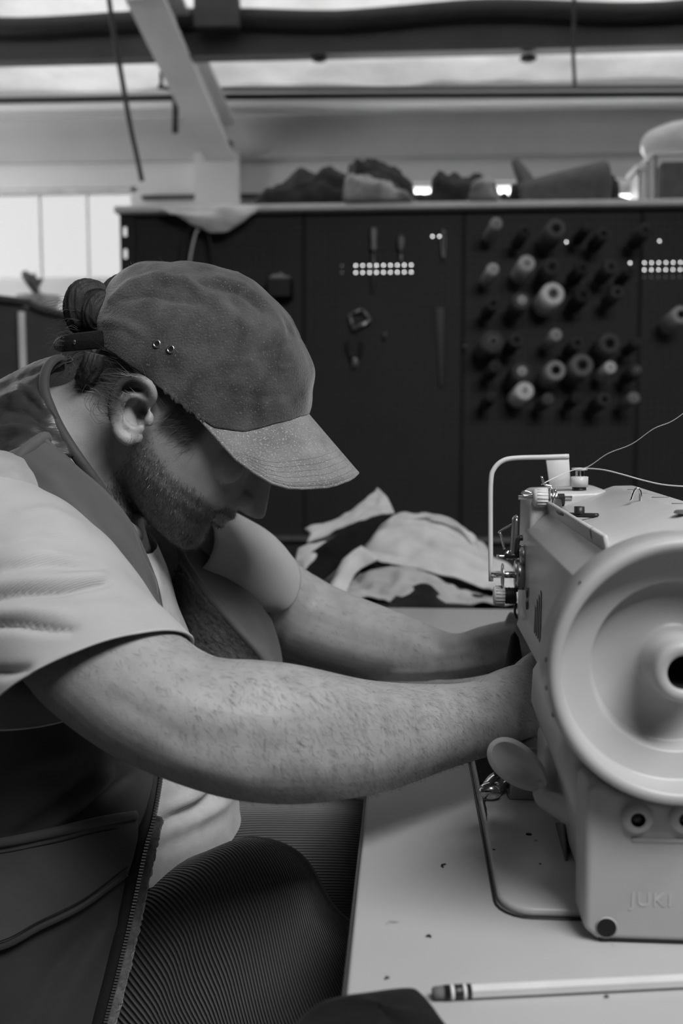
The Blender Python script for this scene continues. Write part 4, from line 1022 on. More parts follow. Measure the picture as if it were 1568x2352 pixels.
parts.append(ball(H(.092, 0, -.073), .0155, 16, 10, (1, 1.2, 1)))                                              # chin
# ears: near one from the photo, far one mirrored
def ear(side):
    def E(px, py, out):
        p = P(px, py, .865)
        q = Vector((p.x, MY + side * (MY - .865 + out - .0), p.z)) if side > 0 else Vector((p.x, .865 - out, p.z))
        return q
    out = []
    hx = [(334, 940, .000), (350, 925, .004), (358, 906, .009), (352, 886, .013), (336, 873, .015), (312, 869, .016), (288, 883, .0165), (274, 910, .017), (269, 945, .0165), (275, 980, .014), (289, 1003, .011), (308, 1013, .008)]
    out.append(tube([E(*h) for h in hx], [.0028, .0038, .0042, .0042, .0042, .0042, .0040, .0038, .0036, .0038, .0052, .0058], 10, 5))
    ah = [(337, 920, .006), (322, 910, .009), (304, 910, .011), (290, 924, .012), (284, 945, .012), (290, 966, .011), (303, 982, .009), (322, 990, .007)]
    out.append(tube([E(*h) for h in ah], [.0026, .0034, .0036, .0036, .0036, .0034, .0034, .003], 10, 5))
    out.append(ball(E(302, 1000, .006), .0098, 14, 10, (1, .62, .95)))                                          # lobe
    out.append(ball(E(312, 1004, .005), .0080, 14, 10, (1, .62, .9)))
    out.append(ball(E(346, 962, .006), .0052, 12, 8, (.9, .9, 1.4)))                                            # tragus
    out.append(ball(E(326, 985, .006), .0042, 12, 8))                                                           # antitragus
    # the shell between the rims, leaving the deep bowl open
    g = []
    outer = [(345, 885), (312, 872), (280, 900), (271, 945), (279, 985), (300, 1008)]
    inner = [(335, 915), (313, 914), (294, 926), (290, 945), (296, 965), (312, 985)]
    vv, ff = [], []
    oo = catmull([tuple(E(x, y, .012)) for x, y in outer], 4); ii = catmull([tuple(E(x, y, .005)) for x, y in inner], 4)
    k = len(oo)
    th = Vector((0, .006 * (1 if side < 0 else -1), 0))
    vv = [Vector(p) for p in oo] + [Vector(p) for p in ii] + [Vector(p) + th for p in oo] + [Vector(p) + th for p in ii]
    for i in range(k - 1):
        ff += [(i, i + 1, k + i + 1, k + i), (2 * k + i, 3 * k + i, 3 * k + i + 1, 2 * k + i + 1), (i, 2 * k + i, 2 * k + i + 1, i + 1), (k + i, k + i + 1, 3 * k + i + 1, 3 * k + i)]
    ff += [(0, k, 3 * k, 2 * k), (k - 1, 3 * k - 1, 4 * k - 1, 2 * k - 1)]
    out.append((vv, ff))
    # root joining the ear to the head
    out.append(tube([E(340, 900, .004), E(312, 900, -.001), E(290, 930, -.002), E(292, 970, -.002), E(308, 1000, -.002)], [.006, .008, .008, .008, .007], 10, 4))
    return out
parts += ear(-1)
parts += [(v_, [q[::-1] for q in f_]) for v_, f_ in ear(1)]
# neck and torso
NK = [(330, 1190, 40, 900, MY, .075), (318, 1160, 110, 890, MY, .066), (330, 1110, 160, 880, MY, .060), (345, 1060, 200, 850, MY, .058), (360, 1000, 235, 830, MY, .055)]
parts.append(xtube(NK, 32, 4)[:2])
TORSO = [(545, 1905, -240, 1960, MY, .150), (535, 1800, -270, 1850, MY, .152), (510, 1690, -330, 1720, MY, .155), (440, 1520, -350, 1500, MY, .158), (385, 1370, -330, 1280, MY, .155), (345, 1265, -230, 1085, MY, .140), (328, 1210, -100, 970, MY, .115), (324, 1185, 30, 905, MY, .085), (322, 1172, 105, 885, MY, .066)]
def shrink(secs, k, dr):
    out = []
    for s in secs:
        cx, cy = (s[0] + s[2]) / 2, (s[1] + s[3]) / 2
        out.append((cx + (s[0] - cx) * k, cy + (s[1] - cy) * k, cx + (s[2] - cx) * k, cy + (s[3] - cy) * k, s[4], s[5] + dr))
    return out
parts.append(xtube(shrink(TORSO, .95, -.008), 40, 4)[:2])
# near arm
NARM = [(60, 1130, -140, 1330, .79, .060), (180, 1230, -50, 1430, .745, .056), (290, 1350, 50, 1540, .705, .052), (405, 1452, 135, 1640, .685, .050), (462, 1497, 255, 1722, .672, .049), (515, 1517, 388, 1778, .667, .048),
        (600, 1522, 540, 1826, .672, .046), (700, 1531, 695, 1838, .69, .0445), (850, 1563, 860, 1814, .73, .040), (980, 1571, 1005, 1768, .775, .0325), (1085, 1565, 1115, 1736, .82, .027), (1165, 1532, 1200, 1715, .86, .0225), (1225, 1520, 1262, 1704, .89, .0175), (1290, 1532, 1315, 1690, .915, .0135)]
parts.append(xtube(NARM, 36, 6)[:2])
FARM = [(500, 1150, 380, 1300, 1.09, .060), (570, 1205, 450, 1360, 1.12, .056), (650, 1270, 545, 1420, 1.145, .052), (735, 1330, 625, 1490, 1.165, .048), (800, 1362, 720, 1530, 1.16, .046), (900, 1401, 850, 1560, 1.14, .040), (970, 1430, 945, 1565, 1.12, .033), (1040, 1456, 1040, 1560, 1.10, .027), (1100, 1440, 1112, 1550, 1.085, .0225), (1165, 1426, 1180, 1530, 1.07, .0175), (1225, 1432, 1238, 1524, 1.06, .0135)]
parts.append(xtube(FARM, 36, 6)[:2])
def shoulder(p, r): parts.append(ball(p, r, 20, 12))
shoulder(P(-30, 1215, .79), .066); shoulder(P(430, 1230, 1.09), .06)
# hands: palms are the arm ends; fingers are chains rooted in the palm
def finger(pts, r): parts.append(tube(pts, [r * 1.08, r * 1.08, r * .98, r, r * .86, r * .82, r * .5][:len(pts)], 12, 5))
def fingers(A, B, fwd, inward, down, L):
    """A thumb-side knuckle, B little-finger knuckle; four fingers curling along fwd towards 'inward' and 'down'"""
    for k, (s, l, r) in enumerate(((.08, .92, .0088), (.36, 1.0, .0092), (.64, .94, .0088), (.92, .76, .0078))):
        q = A.lerp(B, s)
        a = q - fwd * .03; b = q; c = q + fwd * L * .42 * l + inward * .006 + down * .006
        d = c + (fwd * .75 + inward * .35 + down * .55).normalized() * L * .26 * l
        e = d + (fwd * .45 + inward * .35 + down * .8).normalized() * L * .22 * l
        pts = [a, b, (b + c) / 2 - down * .001, c, (c + d) / 2, d, e]
        parts.append(tube(pts, [r, r * 1.1, r * .98, r * 1.03, r * .9, r * .92, r * .62], 12, 4)); parts.append(ball(e, r * .62, 10, 8))
dn = Vector((0, 0, -1)); up_ = Vector((0, 0, 1))
fwd = Vector((.95, .28, -.10)).normalized()
fingers(P(1292, 1545, .915), P(1314, 1678, .915), fwd, Vector((0, 1, 0)), dn, .078)
tb = P(1190, 1540, .872)
parts.append(tube([tb + Vector((0, .004, -.012)), tb + Vector((.022, .020, .002)), tb + Vector((.045, .034, -.004)), tb + Vector((.066, .042, -.020)), tb + Vector((.078, .046, -.034))], [.014, .0125, .0105, .010, .0065], 12, 5))
fwd2 = Vector((.86, -.35, -.32)).normalized()
fingers(P(1222, 1440, 1.06), P(1238, 1515, 1.06), fwd2, Vector((0, -1, 0)), dn, .078)
tb = P(1130, 1448, 1.078)
parts.append(tube([tb + Vector((0, -.004, -.012)), tb + Vector((.022, -.016, .000)), tb + Vector((.044, -.030, -.014)), tb + Vector((.060, -.038, -.034)), tb + Vector((.068, -.042, -.05))], [.013, .012, .0102, .0098, .0062], 12, 5))

# one continuous body: fuse all the pieces, then smooth
VV, FF = join(*parts)
me = bpy.data.meshes.new('person'); me.from_pydata(VV, [], FF); me.validate()
tmp = bpy.data.objects.new('person_pieces', me); COL.objects.link(tmp)
bmx = bmesh.new(); bmx.from_mesh(me); bmesh.ops.recalc_face_normals(bmx, faces=bmx.faces); bmx.to_mesh(me); bmx.free()
r = tmp.modifiers.new('fuse', 'REMESH'); r.mode = 'VOXEL'; r.voxel_size = .0019; r.use_smooth_shade = True
s_ = tmp.modifiers.new('smooth', 'SMOOTH'); s_.factor = .5; s_.iterations = 3
bpy.context.view_layer.update()
body = bpy.data.meshes.new_from_object(tmp.evaluated_get(bpy.context.evaluated_depsgraph_get()))
bpy.data.objects.remove(tmp); body.name = 'person'
body.materials.clear(); body.materials.append(M['skin'])
body.polygons.foreach_set('use_smooth', [True] * len(body.polygons))
co = np.empty(len(body.vertices) * 3, dtype=np.float32); body.vertices.foreach_get('co', co); co = co.reshape(-1, 3)
for cx_, cy_, rx_, ry_, dep in ((321, 944, 15, 17, .010), (312, 893, 20, 7, .004), (279, 945, 3.5, 26, .003)):     # bowl and groove of the near ear
    sx_, sy_ = seen_at(co); near_ = (co[:, 1] < .885) & (co[:, 1] > .84)
    co[:, 1] += near_ * dep * np.exp(-np.minimum((((sx_ - cx_) / rx_) ** 2 + ((sy_ - cy_) / ry_) ** 2) ** 1.5, 30))
co = co.astype(float)
nv = np.empty(len(body.vertices) * 3, dtype=np.float32); body.vertices.foreach_get('normal', nv); nv = nv.reshape(-1, 3).astype(float)
sx_, sy_ = seen_at(co)                                       # muscles, elbow bone, wrist tendons
m1 = (co[:, 1] < .90) & (sx_ > 150) & (sx_ < 1320) & (sy_ > 1440) & (nv[:, 1] < .3)
co[m1] += nv[m1] * .5 * crease_np(co, m1, [([(455, 1495), (520, 1575), (610, 1605)], 34, -.0032), ([(600, 1575), (760, 1595), (930, 1620)], 34, .0030), ([(420, 1690), (520, 1705), (650, 1722)], 36, -.0034), ([(420, 1748), (500, 1775), (560, 1790)], 32, .0034),
    ([(700, 1700), (860, 1705), (1000, 1672)], 38, -.0022), ([(740, 1770), (880, 1745), (1040, 1700)], 36, .0018), ([(1085, 1650), (1125, 1655)], 22, .0030), ([(1090, 1600), (1150, 1575), (1220, 1560)], 12, .0016), ([(250, 1600), (330, 1640), (400, 1690)], 24, -.0022)])[:, None]
m2 = (co[:, 1] > 1.0) & (sx_ > 560) & (sx_ < 1240) & (sy_ > 1280) & (nv[:, 1] < .3)
co[m2] += nv[m2] * .6 * crease_np(co, m2, [([(700, 1320), (650, 1400), (630, 1490)], 16, -.0040), ([(700, 1460), (800, 1490), (900, 1515)], 24, .0034), ([(720, 1400), (820, 1420), (940, 1470)], 20, .0022), ([(985, 1455), (1020, 1495), (1005, 1550)], 16, -.0038), ([(1045, 1475), (1120, 1462), (1180, 1448)], 11, .0026), ([(900, 1545), (1000, 1545), (1140, 1520)], 8, .0022), ([(1000, 1520), (1080, 1510)], 10, -.0018), ([(1100, 1500), (1160, 1520)], 9, .0018)])[:, None]
body.vertices.foreach_set('co', co.astype(np.float32).ravel()); body.update()
person = bpy.data.objects.new('person', body); COL.objects.link(person)
tag(person, 'seated man in cap and dark vest leaning over the sewing machine', 'person')
co = np.empty(len(body.vertices) * 3, dtype=np.float32); body.vertices.foreach_get('co', co); co = co.reshape(-1, 3).astype(float)
nv = np.empty(len(body.vertices) * 3, dtype=np.float32); body.vertices.foreach_get('normal', nv); nv = nv.reshape(-1, 3).astype(float)

# where hair grows: beard and side hair tint the skin (a pigment, wherever the light falls)
hx, hy, hz = Hinv(co)
def sstep(a, b, x): t = np.clip((x - a) / (b - a), 0, 1); return t * t * (3 - 2 * t)
ahy = np.abs(hy)
head_zone = (hx > -.13) & (hz > -.095) & (hz < .13) & (ahy < .1) & (co[:, 0] > HO.x - .12)
# jaw beard: below a line from the ear lobe to the corner of the mouth, and the moustache and chin
cheek_line = -.030 + .012 * np.clip((.05 - hx) / .05, 0, 1) * 1.2 - .006 * np.clip((hx - .07) / .03, 0, 1)
wob = np.array([.004 * mnoise.noise(Vector(c * 90)) for c in co[head_zone]])
beard = np.zeros(len(co)); bz = sstep(.010, -.006, hz[head_zone] - (cheek_line[head_zone] + wob))
bz *= sstep(.004, .022, hx[head_zone]); bz *= sstep(-.098, -.086, hz[head_zone])
mous = sstep(.090, .100, hx[head_zone]) * sstep(-.020, -.026, hz[head_zone]) * sstep(.034, .028, ahy[head_zone])
bz = np.maximum(bz, mous)
lips = (np.abs(hz[head_zone] + .0385) < .0055) & (ahy[head_zone] < .022) & (hx[head_zone] > .099)
bz[lips] *= .15
beard[head_zone] = bz
# sideburn in front of the ear and hair behind it
side = np.zeros(len(co))
sb_ = sstep(.012, .020, hx) * sstep(.058, .046, hx) * sstep(-.008, .004, hz) * (ahy > .045)
back = sstep(-.006, -.022, hx + .25 * np.minimum(hz, 0)) * sstep(-.030, -.014, hz + .010 * np.array(0))
side[head_zone] = np.maximum(sb_, back * (ahy < .2))[head_zone]
att = body.attributes.new('hairy', 'FLOAT', 'POINT'); att.data.foreach_set('value', np.clip(np.maximum(beard * .42, side * .9), 0, 1).astype(np.float32))
nt = M['skin'].node_tree; b_ = nt.nodes['Principled BSDF']; src = b_.inputs['Base Color'].links[0].from_socket
an = nt.nodes.new('ShaderNodeAttribute'); an.attribute_name = 'hairy'; mx = nt.nodes.new('ShaderNodeMix'); mx.data_type = 'RGBA'
mx.inputs['B'].default_value = (.022, .022, .022, 1); nt.links.new(an.outputs['Fac'], mx.inputs['Factor']); nt.links.new(src, mx.inputs['A']); nt.links.new(mx.outputs['Result'], b_.inputs['Base Color'])

# short hairs as thin slivers
def slivers(name, idx, length, width, dirf, material, lift=.5, seed=1, curl=.3, parent=person):
    rng = np.random.RandomState(seed); n = len(idx)
    p = co[idx] + rng.normal(0, .0006, (n, 3)); nn = nv[idx]
    d = dirf(p, nn, rng); d = d - nn * np.sum(d * nn, 1)[:, None]; d /= np.linalg.norm(d, axis=1)[:, None] + 1e-9
    d += rng.normal(0, .28, (n, 3)); d /= np.linalg.norm(d, axis=1)[:, None]
    L = length * rng.uniform(.5, 1.25, n)[:, None]
    q1 = p + d * L * .5 + nn * L * lift * .5; q2 = p + d * L + nn * L * lift * (.8 - curl)
    s = np.cross(d, nn); s /= np.linalg.norm(s, axis=1)[:, None] + 1e-9; s = s * width
    V = np.stack([p - s, p + s, q1 - s * .8, q1 + s * .8, q2], 1).reshape(-1, 3)
    b = np.arange(n)[:, None] * 5
    F = [tuple(x) for x in (b + np.array([0, 1, 3, 2])).tolist()] + [tuple(x) for x in (b + np.array([2, 3, 4])).tolist()]
    o = mesh(name, V.tolist(), F, material, parent, smooth=False); o['kind'] = 'stuff'
    return o
rng = np.random.RandomState(5)
def pick(w, n):
    w = np.maximum(w, 0); return rng.choice(len(w), n, replace=True, p=w / w.sum())
nHF, nHU = np.array(HF), np.array(HU)
slivers('beard', pick(beard * (hy < .03), 15000), .0040, .00010, lambda p, nn, r: np.tile(-nHU * .9 + nHF * .35, (len(p), 1)), M['stubble'], .5, 2)
slivers('sideburn', pick(np.where(hy < 0, sb_ * head_zone, 0), 1200), .012, .00011, lambda p, nn, r: np.tile(-nHU * .8 - nHF * .5, (len(p), 1)), M['strand'], .15, 3)
slivers('nape_hair', pick(np.where(hy < .02, back * head_zone * (hx > -.11), 0), 5000), .017, .00011, lambda p, nn, r: np.tile(-nHF * .9 - nHU * .3, (len(p), 1)), M['strand'], .15, 4)
# forearm hair
X, Yc_, Z = co[:, 0], co[:, 1], co[:, 2]
na = (Yc_ < .90) & (X > -.27) & (X < .14) & (Z < CAM_Z - .12) & (Yc_ < .62 + .32 * np.clip((X + .27) / .4, 0, 1) + .12)
slivers('arm_hair', pick(na * (.35 + .65 * sstep(-.2, -.05, X)), 12000), .0072, .00007, lambda p, nn, r: np.stack([np.full(len(p), .55), np.full(len(p), .1), np.full(len(p), -.8)], 1) + r.normal(0, .2, (len(p), 3)), M['arm_hair'], .22, 6)
fa = (Yc_ > 1.0) & (X > -.13) & (X < .1) & (Z < CAM_Z - .14)
slivers('arm_hair', pick(fa * 1.0, 900), .008, .00010, lambda p, nn, r: np.stack([np.full(len(p), .6), np.full(len(p), 0), np.full(len(p), -.7)], 1), M['arm_hair'], .2, 7)
# eyes under the lids
for s in (-1, 1):
    e = mesh('eye', *ball(H(.0905, s * .031, .031), .0105, 18, 12), M['knob'], person)
    mesh('iris', *ball(H(.0985, s * .031, .0265), .0042, 12, 8), M['black'], e)
    slivers_pts = [H(.097, s * .016, .055), H(.099, s * .030, .0605), H(.088, s * .050, .056)]
    mesh('eyebrow', *tube(slivers_pts, [.002, .0036, .0015], 8, 5, flat=(1, .6)), M['hair'], person)
# finger nails are hidden by the machine; thumbs carry theirs
# ---- hair: bun, tuft, loose strands
def coil(pts, r, name):
    n = 64; v, f = tube(pts, r, n, 7); m = (len(v) - 2) // n; c = [sum((Vector(v[i * n + k]) for k in range(n)), Vector()) / n for i in range(m)]
    for i in range(m):
        for k in range(n):
            p = Vector(v[i * n + k]); d = p - c[i]; tw = k + i * .5
            v[i * n + k] = c[i] + d * (1 + .05 * math.sin(tw * 2 * math.pi * 11 / n + 2 * nz(p, 40)) + .035 * math.sin(tw * 2 * math.pi * 23 / n) + .10 * nz(p, 50, 2))
    return mesh(name, v, f, M['hair'], person)
coil([P(246, 680, .935), P(220, 668, .93), P(190, 672, .925), P(176, 702, .925), P(182, 735, .93), P(210, 755, .935), P(245, 758, .94)], [.006, .0095, .0115, .012, .012, .0115, .008], 'hair_bun')
coil([P(256, 700, .92), P(232, 692, .912), P(214, 712, .908), P(216, 736, .912), P(236, 748, .92), P(258, 745, .93)], [.007, .0095, .010, .0105, .0095, .007], 'hair_bun')
mesh('hair_bun', *ball(P(212, 716, .932), .0165, 24, 14, (1.1, .8, 1)), M['hair'], person)
coil([P(262, 790, .945), P(240, 745, .945), P(252, 692, .95), P(286, 655, .955), P(318, 640, .955)], [.012, .014, .014, .012, .007], 'hair_roll')
hv = xtube([(300, 830, 215, 808, .93, .055), (285, 870, 205, 835, .93, .056), (262, 900, 195, 858, .93, .050), (238, 912, 190, 872, .93, .036), (218, 908, 196, 885, .93, .014)], 96, 8, wob=lambda u, v, p: .0012 * math.sin(u * 150 + 3 * nz(p, 60)) + .002 * nz(p, 90))
mesh('nape_hair_mass', *hv[:2], M['hair'], person)
def strands(name, gens, r=.00017):
    ps = []
    for pts in gens: ps.append(tube(pts, [r, r, r * .8, r * .4][:len(pts)] if len(pts) == 4 else r, 3, 4, caps=False))
    o = mesh(name, *join(*ps), M['strand'], person); o['kind'] = 'stuff'; return o
random.seed(11); U = random.uniform; G_ = []
for k in range(110):                                          # fly-away hair behind the bun
    x, y = U(150, 205), U(690, 800); Y = U(.91, .96); a = U(2.4, 4.0); l = U(25, 75)
    e = (x + l * math.cos(a) * .9, y + l * math.sin(a) * .6 * U(-.4, 1))
    G_.append([P(x, y, Y), P(x + (e[0] - x) * .4, y + (e[1] - y) * .3 - 8 * U(-.5, 1), Y), P(x + (e[0] - x) * .8, y + (e[1] - y) * .7 - 6 * U(-.5, 1), Y), P(e[0], e[1] + U(0, 14), Y)])
for k in range(140):                                          # frizzy tuft at the top of the cap opening
    x, y = U(248, 325), 0; y = 690 - (x - 248) * .75 + U(-6, 10); Y = U(.91, .97); dx, dy = U(-14, 26), U(-42, -8)
    G_.append([P(x, y, Y), P(x + dx * .3, y + dy * .45, Y), P(x + dx * .7, y + dy * .8, Y), P(x + dx + U(-4, 4), y + dy, Y)])
for k in range(130):                                          # wisps over the collar under the strap
    x, y = U(150, 260), U(805, 850); Y = U(.88, .95); dx, dy = U(-50, 15), U(5, 45)
    G_.append([P(x, y, Y), P(x + dx * .4, y + dy * .2, Y), P(x + dx * .8, y + dy * .6, Y), P(x + dx, y + dy, Y)])
for k in range(12):                                          # curls behind the ear
    x, y = U(195, 250), U(880, 920); Y = .875; s = U(.7, 1.2)
    G_.append([P(x, y, Y), P(x - 12 * s, y + 25 * s, Y), P(x + 2 * s, y + 48 * s, Y - .004), P(x + 22 * s, y + 40 * s, Y - .004)])
for k in range(60):                                          # hair combed back over the temple
    x, y = U(352, 372), U(885, 905); Y = .868; dx, dy = U(40, 110), U(25, 70)
    G_.append([P(x, y, Y), P(x + dx * .35, y + dy * .45, Y - .003), P(x + dx * .7, y + dy * .8, Y - .001), P(x + dx, y + dy, Y + .006)])
strands('loose_hair', G_)

# ---- cap
CB, CF = P(238, 800, MY), P(704, 950, MY)
cfwd = (CF - CB).normalized(); cup = Vector((0, -1, 0)).cross(cfwd).normalized()
if cup.z < 0: cup = -cup
cmid = (CB + CF) / 2; RL = (CF - CB).length / 2
CH = RL * 255 / 247
def K(x, y, z): return cmid + cfwd * x + HS * y + cup * z
# midline profiles in units of half length (forward, up), measured front and back
pf = np.array([(1.0, 0.0), (1.0, .10), (.985, .20), (.93, .36), (.85, .49), (.73, .62), (.57, .75), (.38, .86), (.18, .945), (0, .99)])
pb = np.array([(1.0, 0.0), (1.05, .10), (1.075, .20), (1.075, .36), (1.06, .50), (.99, .65), (.86, .76), (.65, .86), (.38, .95), (0, .99)])
ps = np.array([(1.0, 0.0), (1.0, .10), (.995, .20), (.98, .36), (.95, .50), (.88, .65), (.76, .78), (.58, .88), (.32, .96), (0, .99)])
WC = .083
def hem(a):
    """height of the cap's lower edge by azimuth (0 front, 90 near side, 180 back)"""
    d = math.degrees(a); d = d if d <= 180 else 360 - d
    return np.interp(d, [0, 20, 40, 55, 70, 80, 95, 110, 130, 150, 165, 180], [.000, -.004, -.016, -.030, -.034, -.029, -.019, -.009, .000, .004, .012, .030])
nA, nT = 180, 64
CAPC = [([(262, 690), (300, 655), (370, 640), (430, 650)], 9, .0022), ([(285, 690), (330, 680), (400, 690), (450, 700)], 9, -.0018), ([(420, 640), (450, 668), (475, 690), (520, 690)], 8, .0024),
        ([(440, 632), (480, 660), (540, 668), (600, 712)], 9, -.0022), ([(500, 640), (560, 660), (610, 705), (650, 760)], 8, .0020), ([(480, 700), (530, 715), (570, 760)], 9, .0014),
        ([(548, 822), (600, 806), (650, 796), (690, 788)], 4, -.0011), ([(620, 840), (650, 845), (690, 842)], 5, .0010), ([(250, 740), (290, 745), (330, 770)], 10, .0016), ([(560, 960), (578, 930), (578, 900)], 4, -.0008),
        ([(255, 830), (300, 850), (350, 880)], 10, -.0012), ([(520, 900), (600, 915), (680, 905)], 12, -.0012)]
v, f, uv = [], [], []
tt = np.linspace(0, 1, nT)
idx = np.linspace(0, 1, len(pf))
def prof_at(pt, t):
    c = catmull(pt, 8); j = np.linspace(0, 1, len(c)); return np.array([np.interp(t, j, c[:, 0]), np.interp(t, j, c[:, 1])])
PFc, PBc, PSc = prof_at(pf, tt), prof_at(pb, tt), prof_at(ps, tt)
def cap_pt(a, i, off=0.0):
    ca, sa = math.cos(a), math.sin(a)
    wm = ca * ca; pm = PFc[:, i] if ca > 0 else PBc[:, i]
    p = pm * wm + PSc[:, i] * (1 - wm)
    h0 = hem(a); zz = p[1] * CH
    top = CH * .99
    z = h0 + (zz / top) * (top - h0) if top else 0
    e = 2.25
    q = (abs(ca) ** e + abs(sa) ** e) ** (-1 / e)
    r = p[0]
    x = r * (RL + off) * ca * q; y = -r * (WC + off) * sa * q
    return K(x, y, z + off)
for i in range(nT):
    for k in range(nA):
        a = 2 * math.pi * k / nA
        p = cap_pt(a, i)
        s = i / (nT - 1)
        w = .0022 * fbm(p, 28, 2, 2.0) * min(1, s * 5) + .0026 * math.exp(-((s - .62) / .10) ** 2) * nz(p, 60, 4) + .003 * max(0, s - .45) * nz(p, 45, 8)
        if p.y < MY: w += 1.6 * crease(p, CAPC)
        v.append(p + (p - cmid).normalized() * w); uv.append((k / nA, s))
    if i:
        b = (i - 1) * nA
        for k in range(nA): f.append((b + k, b + (k + 1) % nA, b + nA + (k + 1) % nA, b + nA + k))
cap = solid(mesh('cap', v, f, M['cap'], person, uv=uv), .002, -1)
def cap_line(pts, r, name, m='cap', par=cap):
    return mesh(name, *tube(pts, r, 6, 2), M[m], par)
capV = [Vector(p) for p in v]
def cap_at(a_deg, s, off=.0003):
    k = (a_deg % 360) / 360 * nA; i = s * (nT - 1); i0, k0 = int(i), int(k); ti, tk = i - i0, k - k0; i1, k1 = min(nT - 1, i0 + 1), (k0 + 1) % nA
    p = (capV[i0 * nA + k0] * (1 - tk) + capV[i0 * nA + k1] * tk) * (1 - ti) + (capV[i1 * nA + k0] * (1 - tk) + capV[i1 * nA + k1] * tk) * ti
    return p + (p - cmid).normalized() * off
M['seam'] = mat('cap_seam_thread', .022, .9)
cap_line([cap_at(26, s) for s in np.linspace(.02, .98, 60)], .0009, 'panel_seam', 'seam')
cap_line([cap_at(104, s) for s in np.linspace(.02, .98, 60)], .0009, 'panel_seam', 'seam')
cap_line([cap_at(a, .035, .0009) for a in range(8, 100, 5)], .0006, 'hem_stitching', 'seam')
for k in range(11):                                           # gathered elastic edge over the temple
    a = 76 + k * 2.2 + .7 * math.sin(k * 2.3)
    mesh('elastic_gather', *ball(cap_at(a, .012, .0010), .0024 + .0006 * math.sin(k * 1.9), 10, 8, (.7, .7, 1.4)), M['cap'], cap)
capN = np.array([tuple(p) for p in capV]); _cm = capN[:, 1] < MY - .004; capNear = capN[_cm]; cpx, cpy = seen_at(capNear)
def cap_px(px, py, off=.0009):
    d2 = (cpx - px) ** 2 + (cpy - py) ** 2; i = np.argsort(d2)[:5]; w = 1 / (d2[i] + 4); p = Vector((capNear[i] * w[:, None]).sum(0) / w.sum())
    q = P(px, py, p.y); return q + (q - K(0, 0, .0)).normalized() * off
def px_line(pts, n=10):
    c = catmull(pts, n); return [cap_px(x, y) for x, y in c]
for ln in ([(548, 822), (600, 806), (650, 796), (688, 789)], [(578, 900), (579, 930), (578, 962)], [(628, 842), (655, 845), (688, 842)], [(470, 630), (540, 652), (600, 702), (645, 760), (678, 820)]):
    cap_line(px_line(ln), .0007, 'stitched_seam', 'seam')
for px, py in ((363, 792), (394, 804)):
    best = cap_px(px, py, .0022); nrm_ = Vector((-.05, -1, .12)).normalized()
    mesh('eyelet', *lathe([(.0020, .0006), (.0026, .0015), (.0036, .0012), (.0040, -.002)], best, nrm_, 24, (1, 0, 0)), M['brass'], cap)
    mesh('eyelet_hole', *lathe([(.0001, .0006), (.0022, .0006)], best, nrm_, 16, (1, 0, 0)), M['hole'], cap)
# bill: curved sheet from the front hem
def bill_row(t):
    """t 0 at the cap, 1 at the rim"""
    out = []
    for k in range(25):
        u = -1 + 2 * k / 24
        a = u * math.radians(77)
        base = cap_pt(abs(a), 0) ; base = Vector((base.x, MY - (MY - base.y) * (1 if u > 0 else -1), base.z))
        # rim: centre reaches (818,1085); near rim point about (650,1110)
        Ln = .0735 * (1 - abs(u) ** 2.6) ** .5 if abs(u) < 1 else 0
        dirv = (P(818, 1085, MY) - P(704, 952, MY)).normalized()
        droop = Vector((dirv.z * -1, 0, dirv.x)); droop = droop if droop.z < 0 else -droop
        rim = base + dirv * Ln + droop * (.010 * abs(u) * (1 - abs(u)) * 4 * t)
        out.append(base.lerp(rim, t) + droop * .0)
    return out
rowsb = [bill_row(t) for t in np.linspace(0, 1, 14)]
v = [p for r_ in rowsb for p in r_]; C_ = 25
f = [(i * C_ + j, i * C_ + j + 1, (i + 1) * C_ + j + 1, (i + 1) * C_ + j) for i in range(13) for j in range(C_ - 1)]
bill = solid(mesh('bill', v, f, M['bill'], cap), .0030, 0)
for t in (.60, .68, .76, .84, .92):
    rr_ = bill_row(t); ra_, rb_ = bill_row(t - .02), bill_row(t + .02); sp_ = []
    for j in range(2, 23):
        nb = (rb_[j] - ra_[j]).cross(rr_[j + 1] - rr_[j - 1]).normalized(); nb = nb if nb.z > 0 else -nb; sp_.append(rr_[j] + nb * .0015)
    mesh('bill_stitching', *tube(sp_, .00012, 5, 1), M['cap'], bill)
mesh('bill_edge', *tube([p for p in bill_row(1.0)], .0018, 8, 1), M['bill'], bill)
# leather strap at the back
st_rows = [[P(248, 757, .885), P(205, 762, .895), P(160, 768, .91), P(135, 776, .925), P(123, 790, .94)],
           [P(252, 780, .883), P(205, 783, .893), P(160, 788, .908), P(137, 792, .923), P(126, 796, .94)],
           [P(250, 800, .885), P(205, 803, .895), P(160, 807, .91), P(140, 808, .925), P(130, 803, .94)]]
sv_, sf_, _ = patch(st_rows, 6, 5)
strap = solid(mesh('leather_strap', sv_, sf_, M['leather'], cap), .0022)
mesh('rivet', *ball(P(172, 786, .902), .0022, 10, 6, (1, .5, 1)), M['brass'], strap)

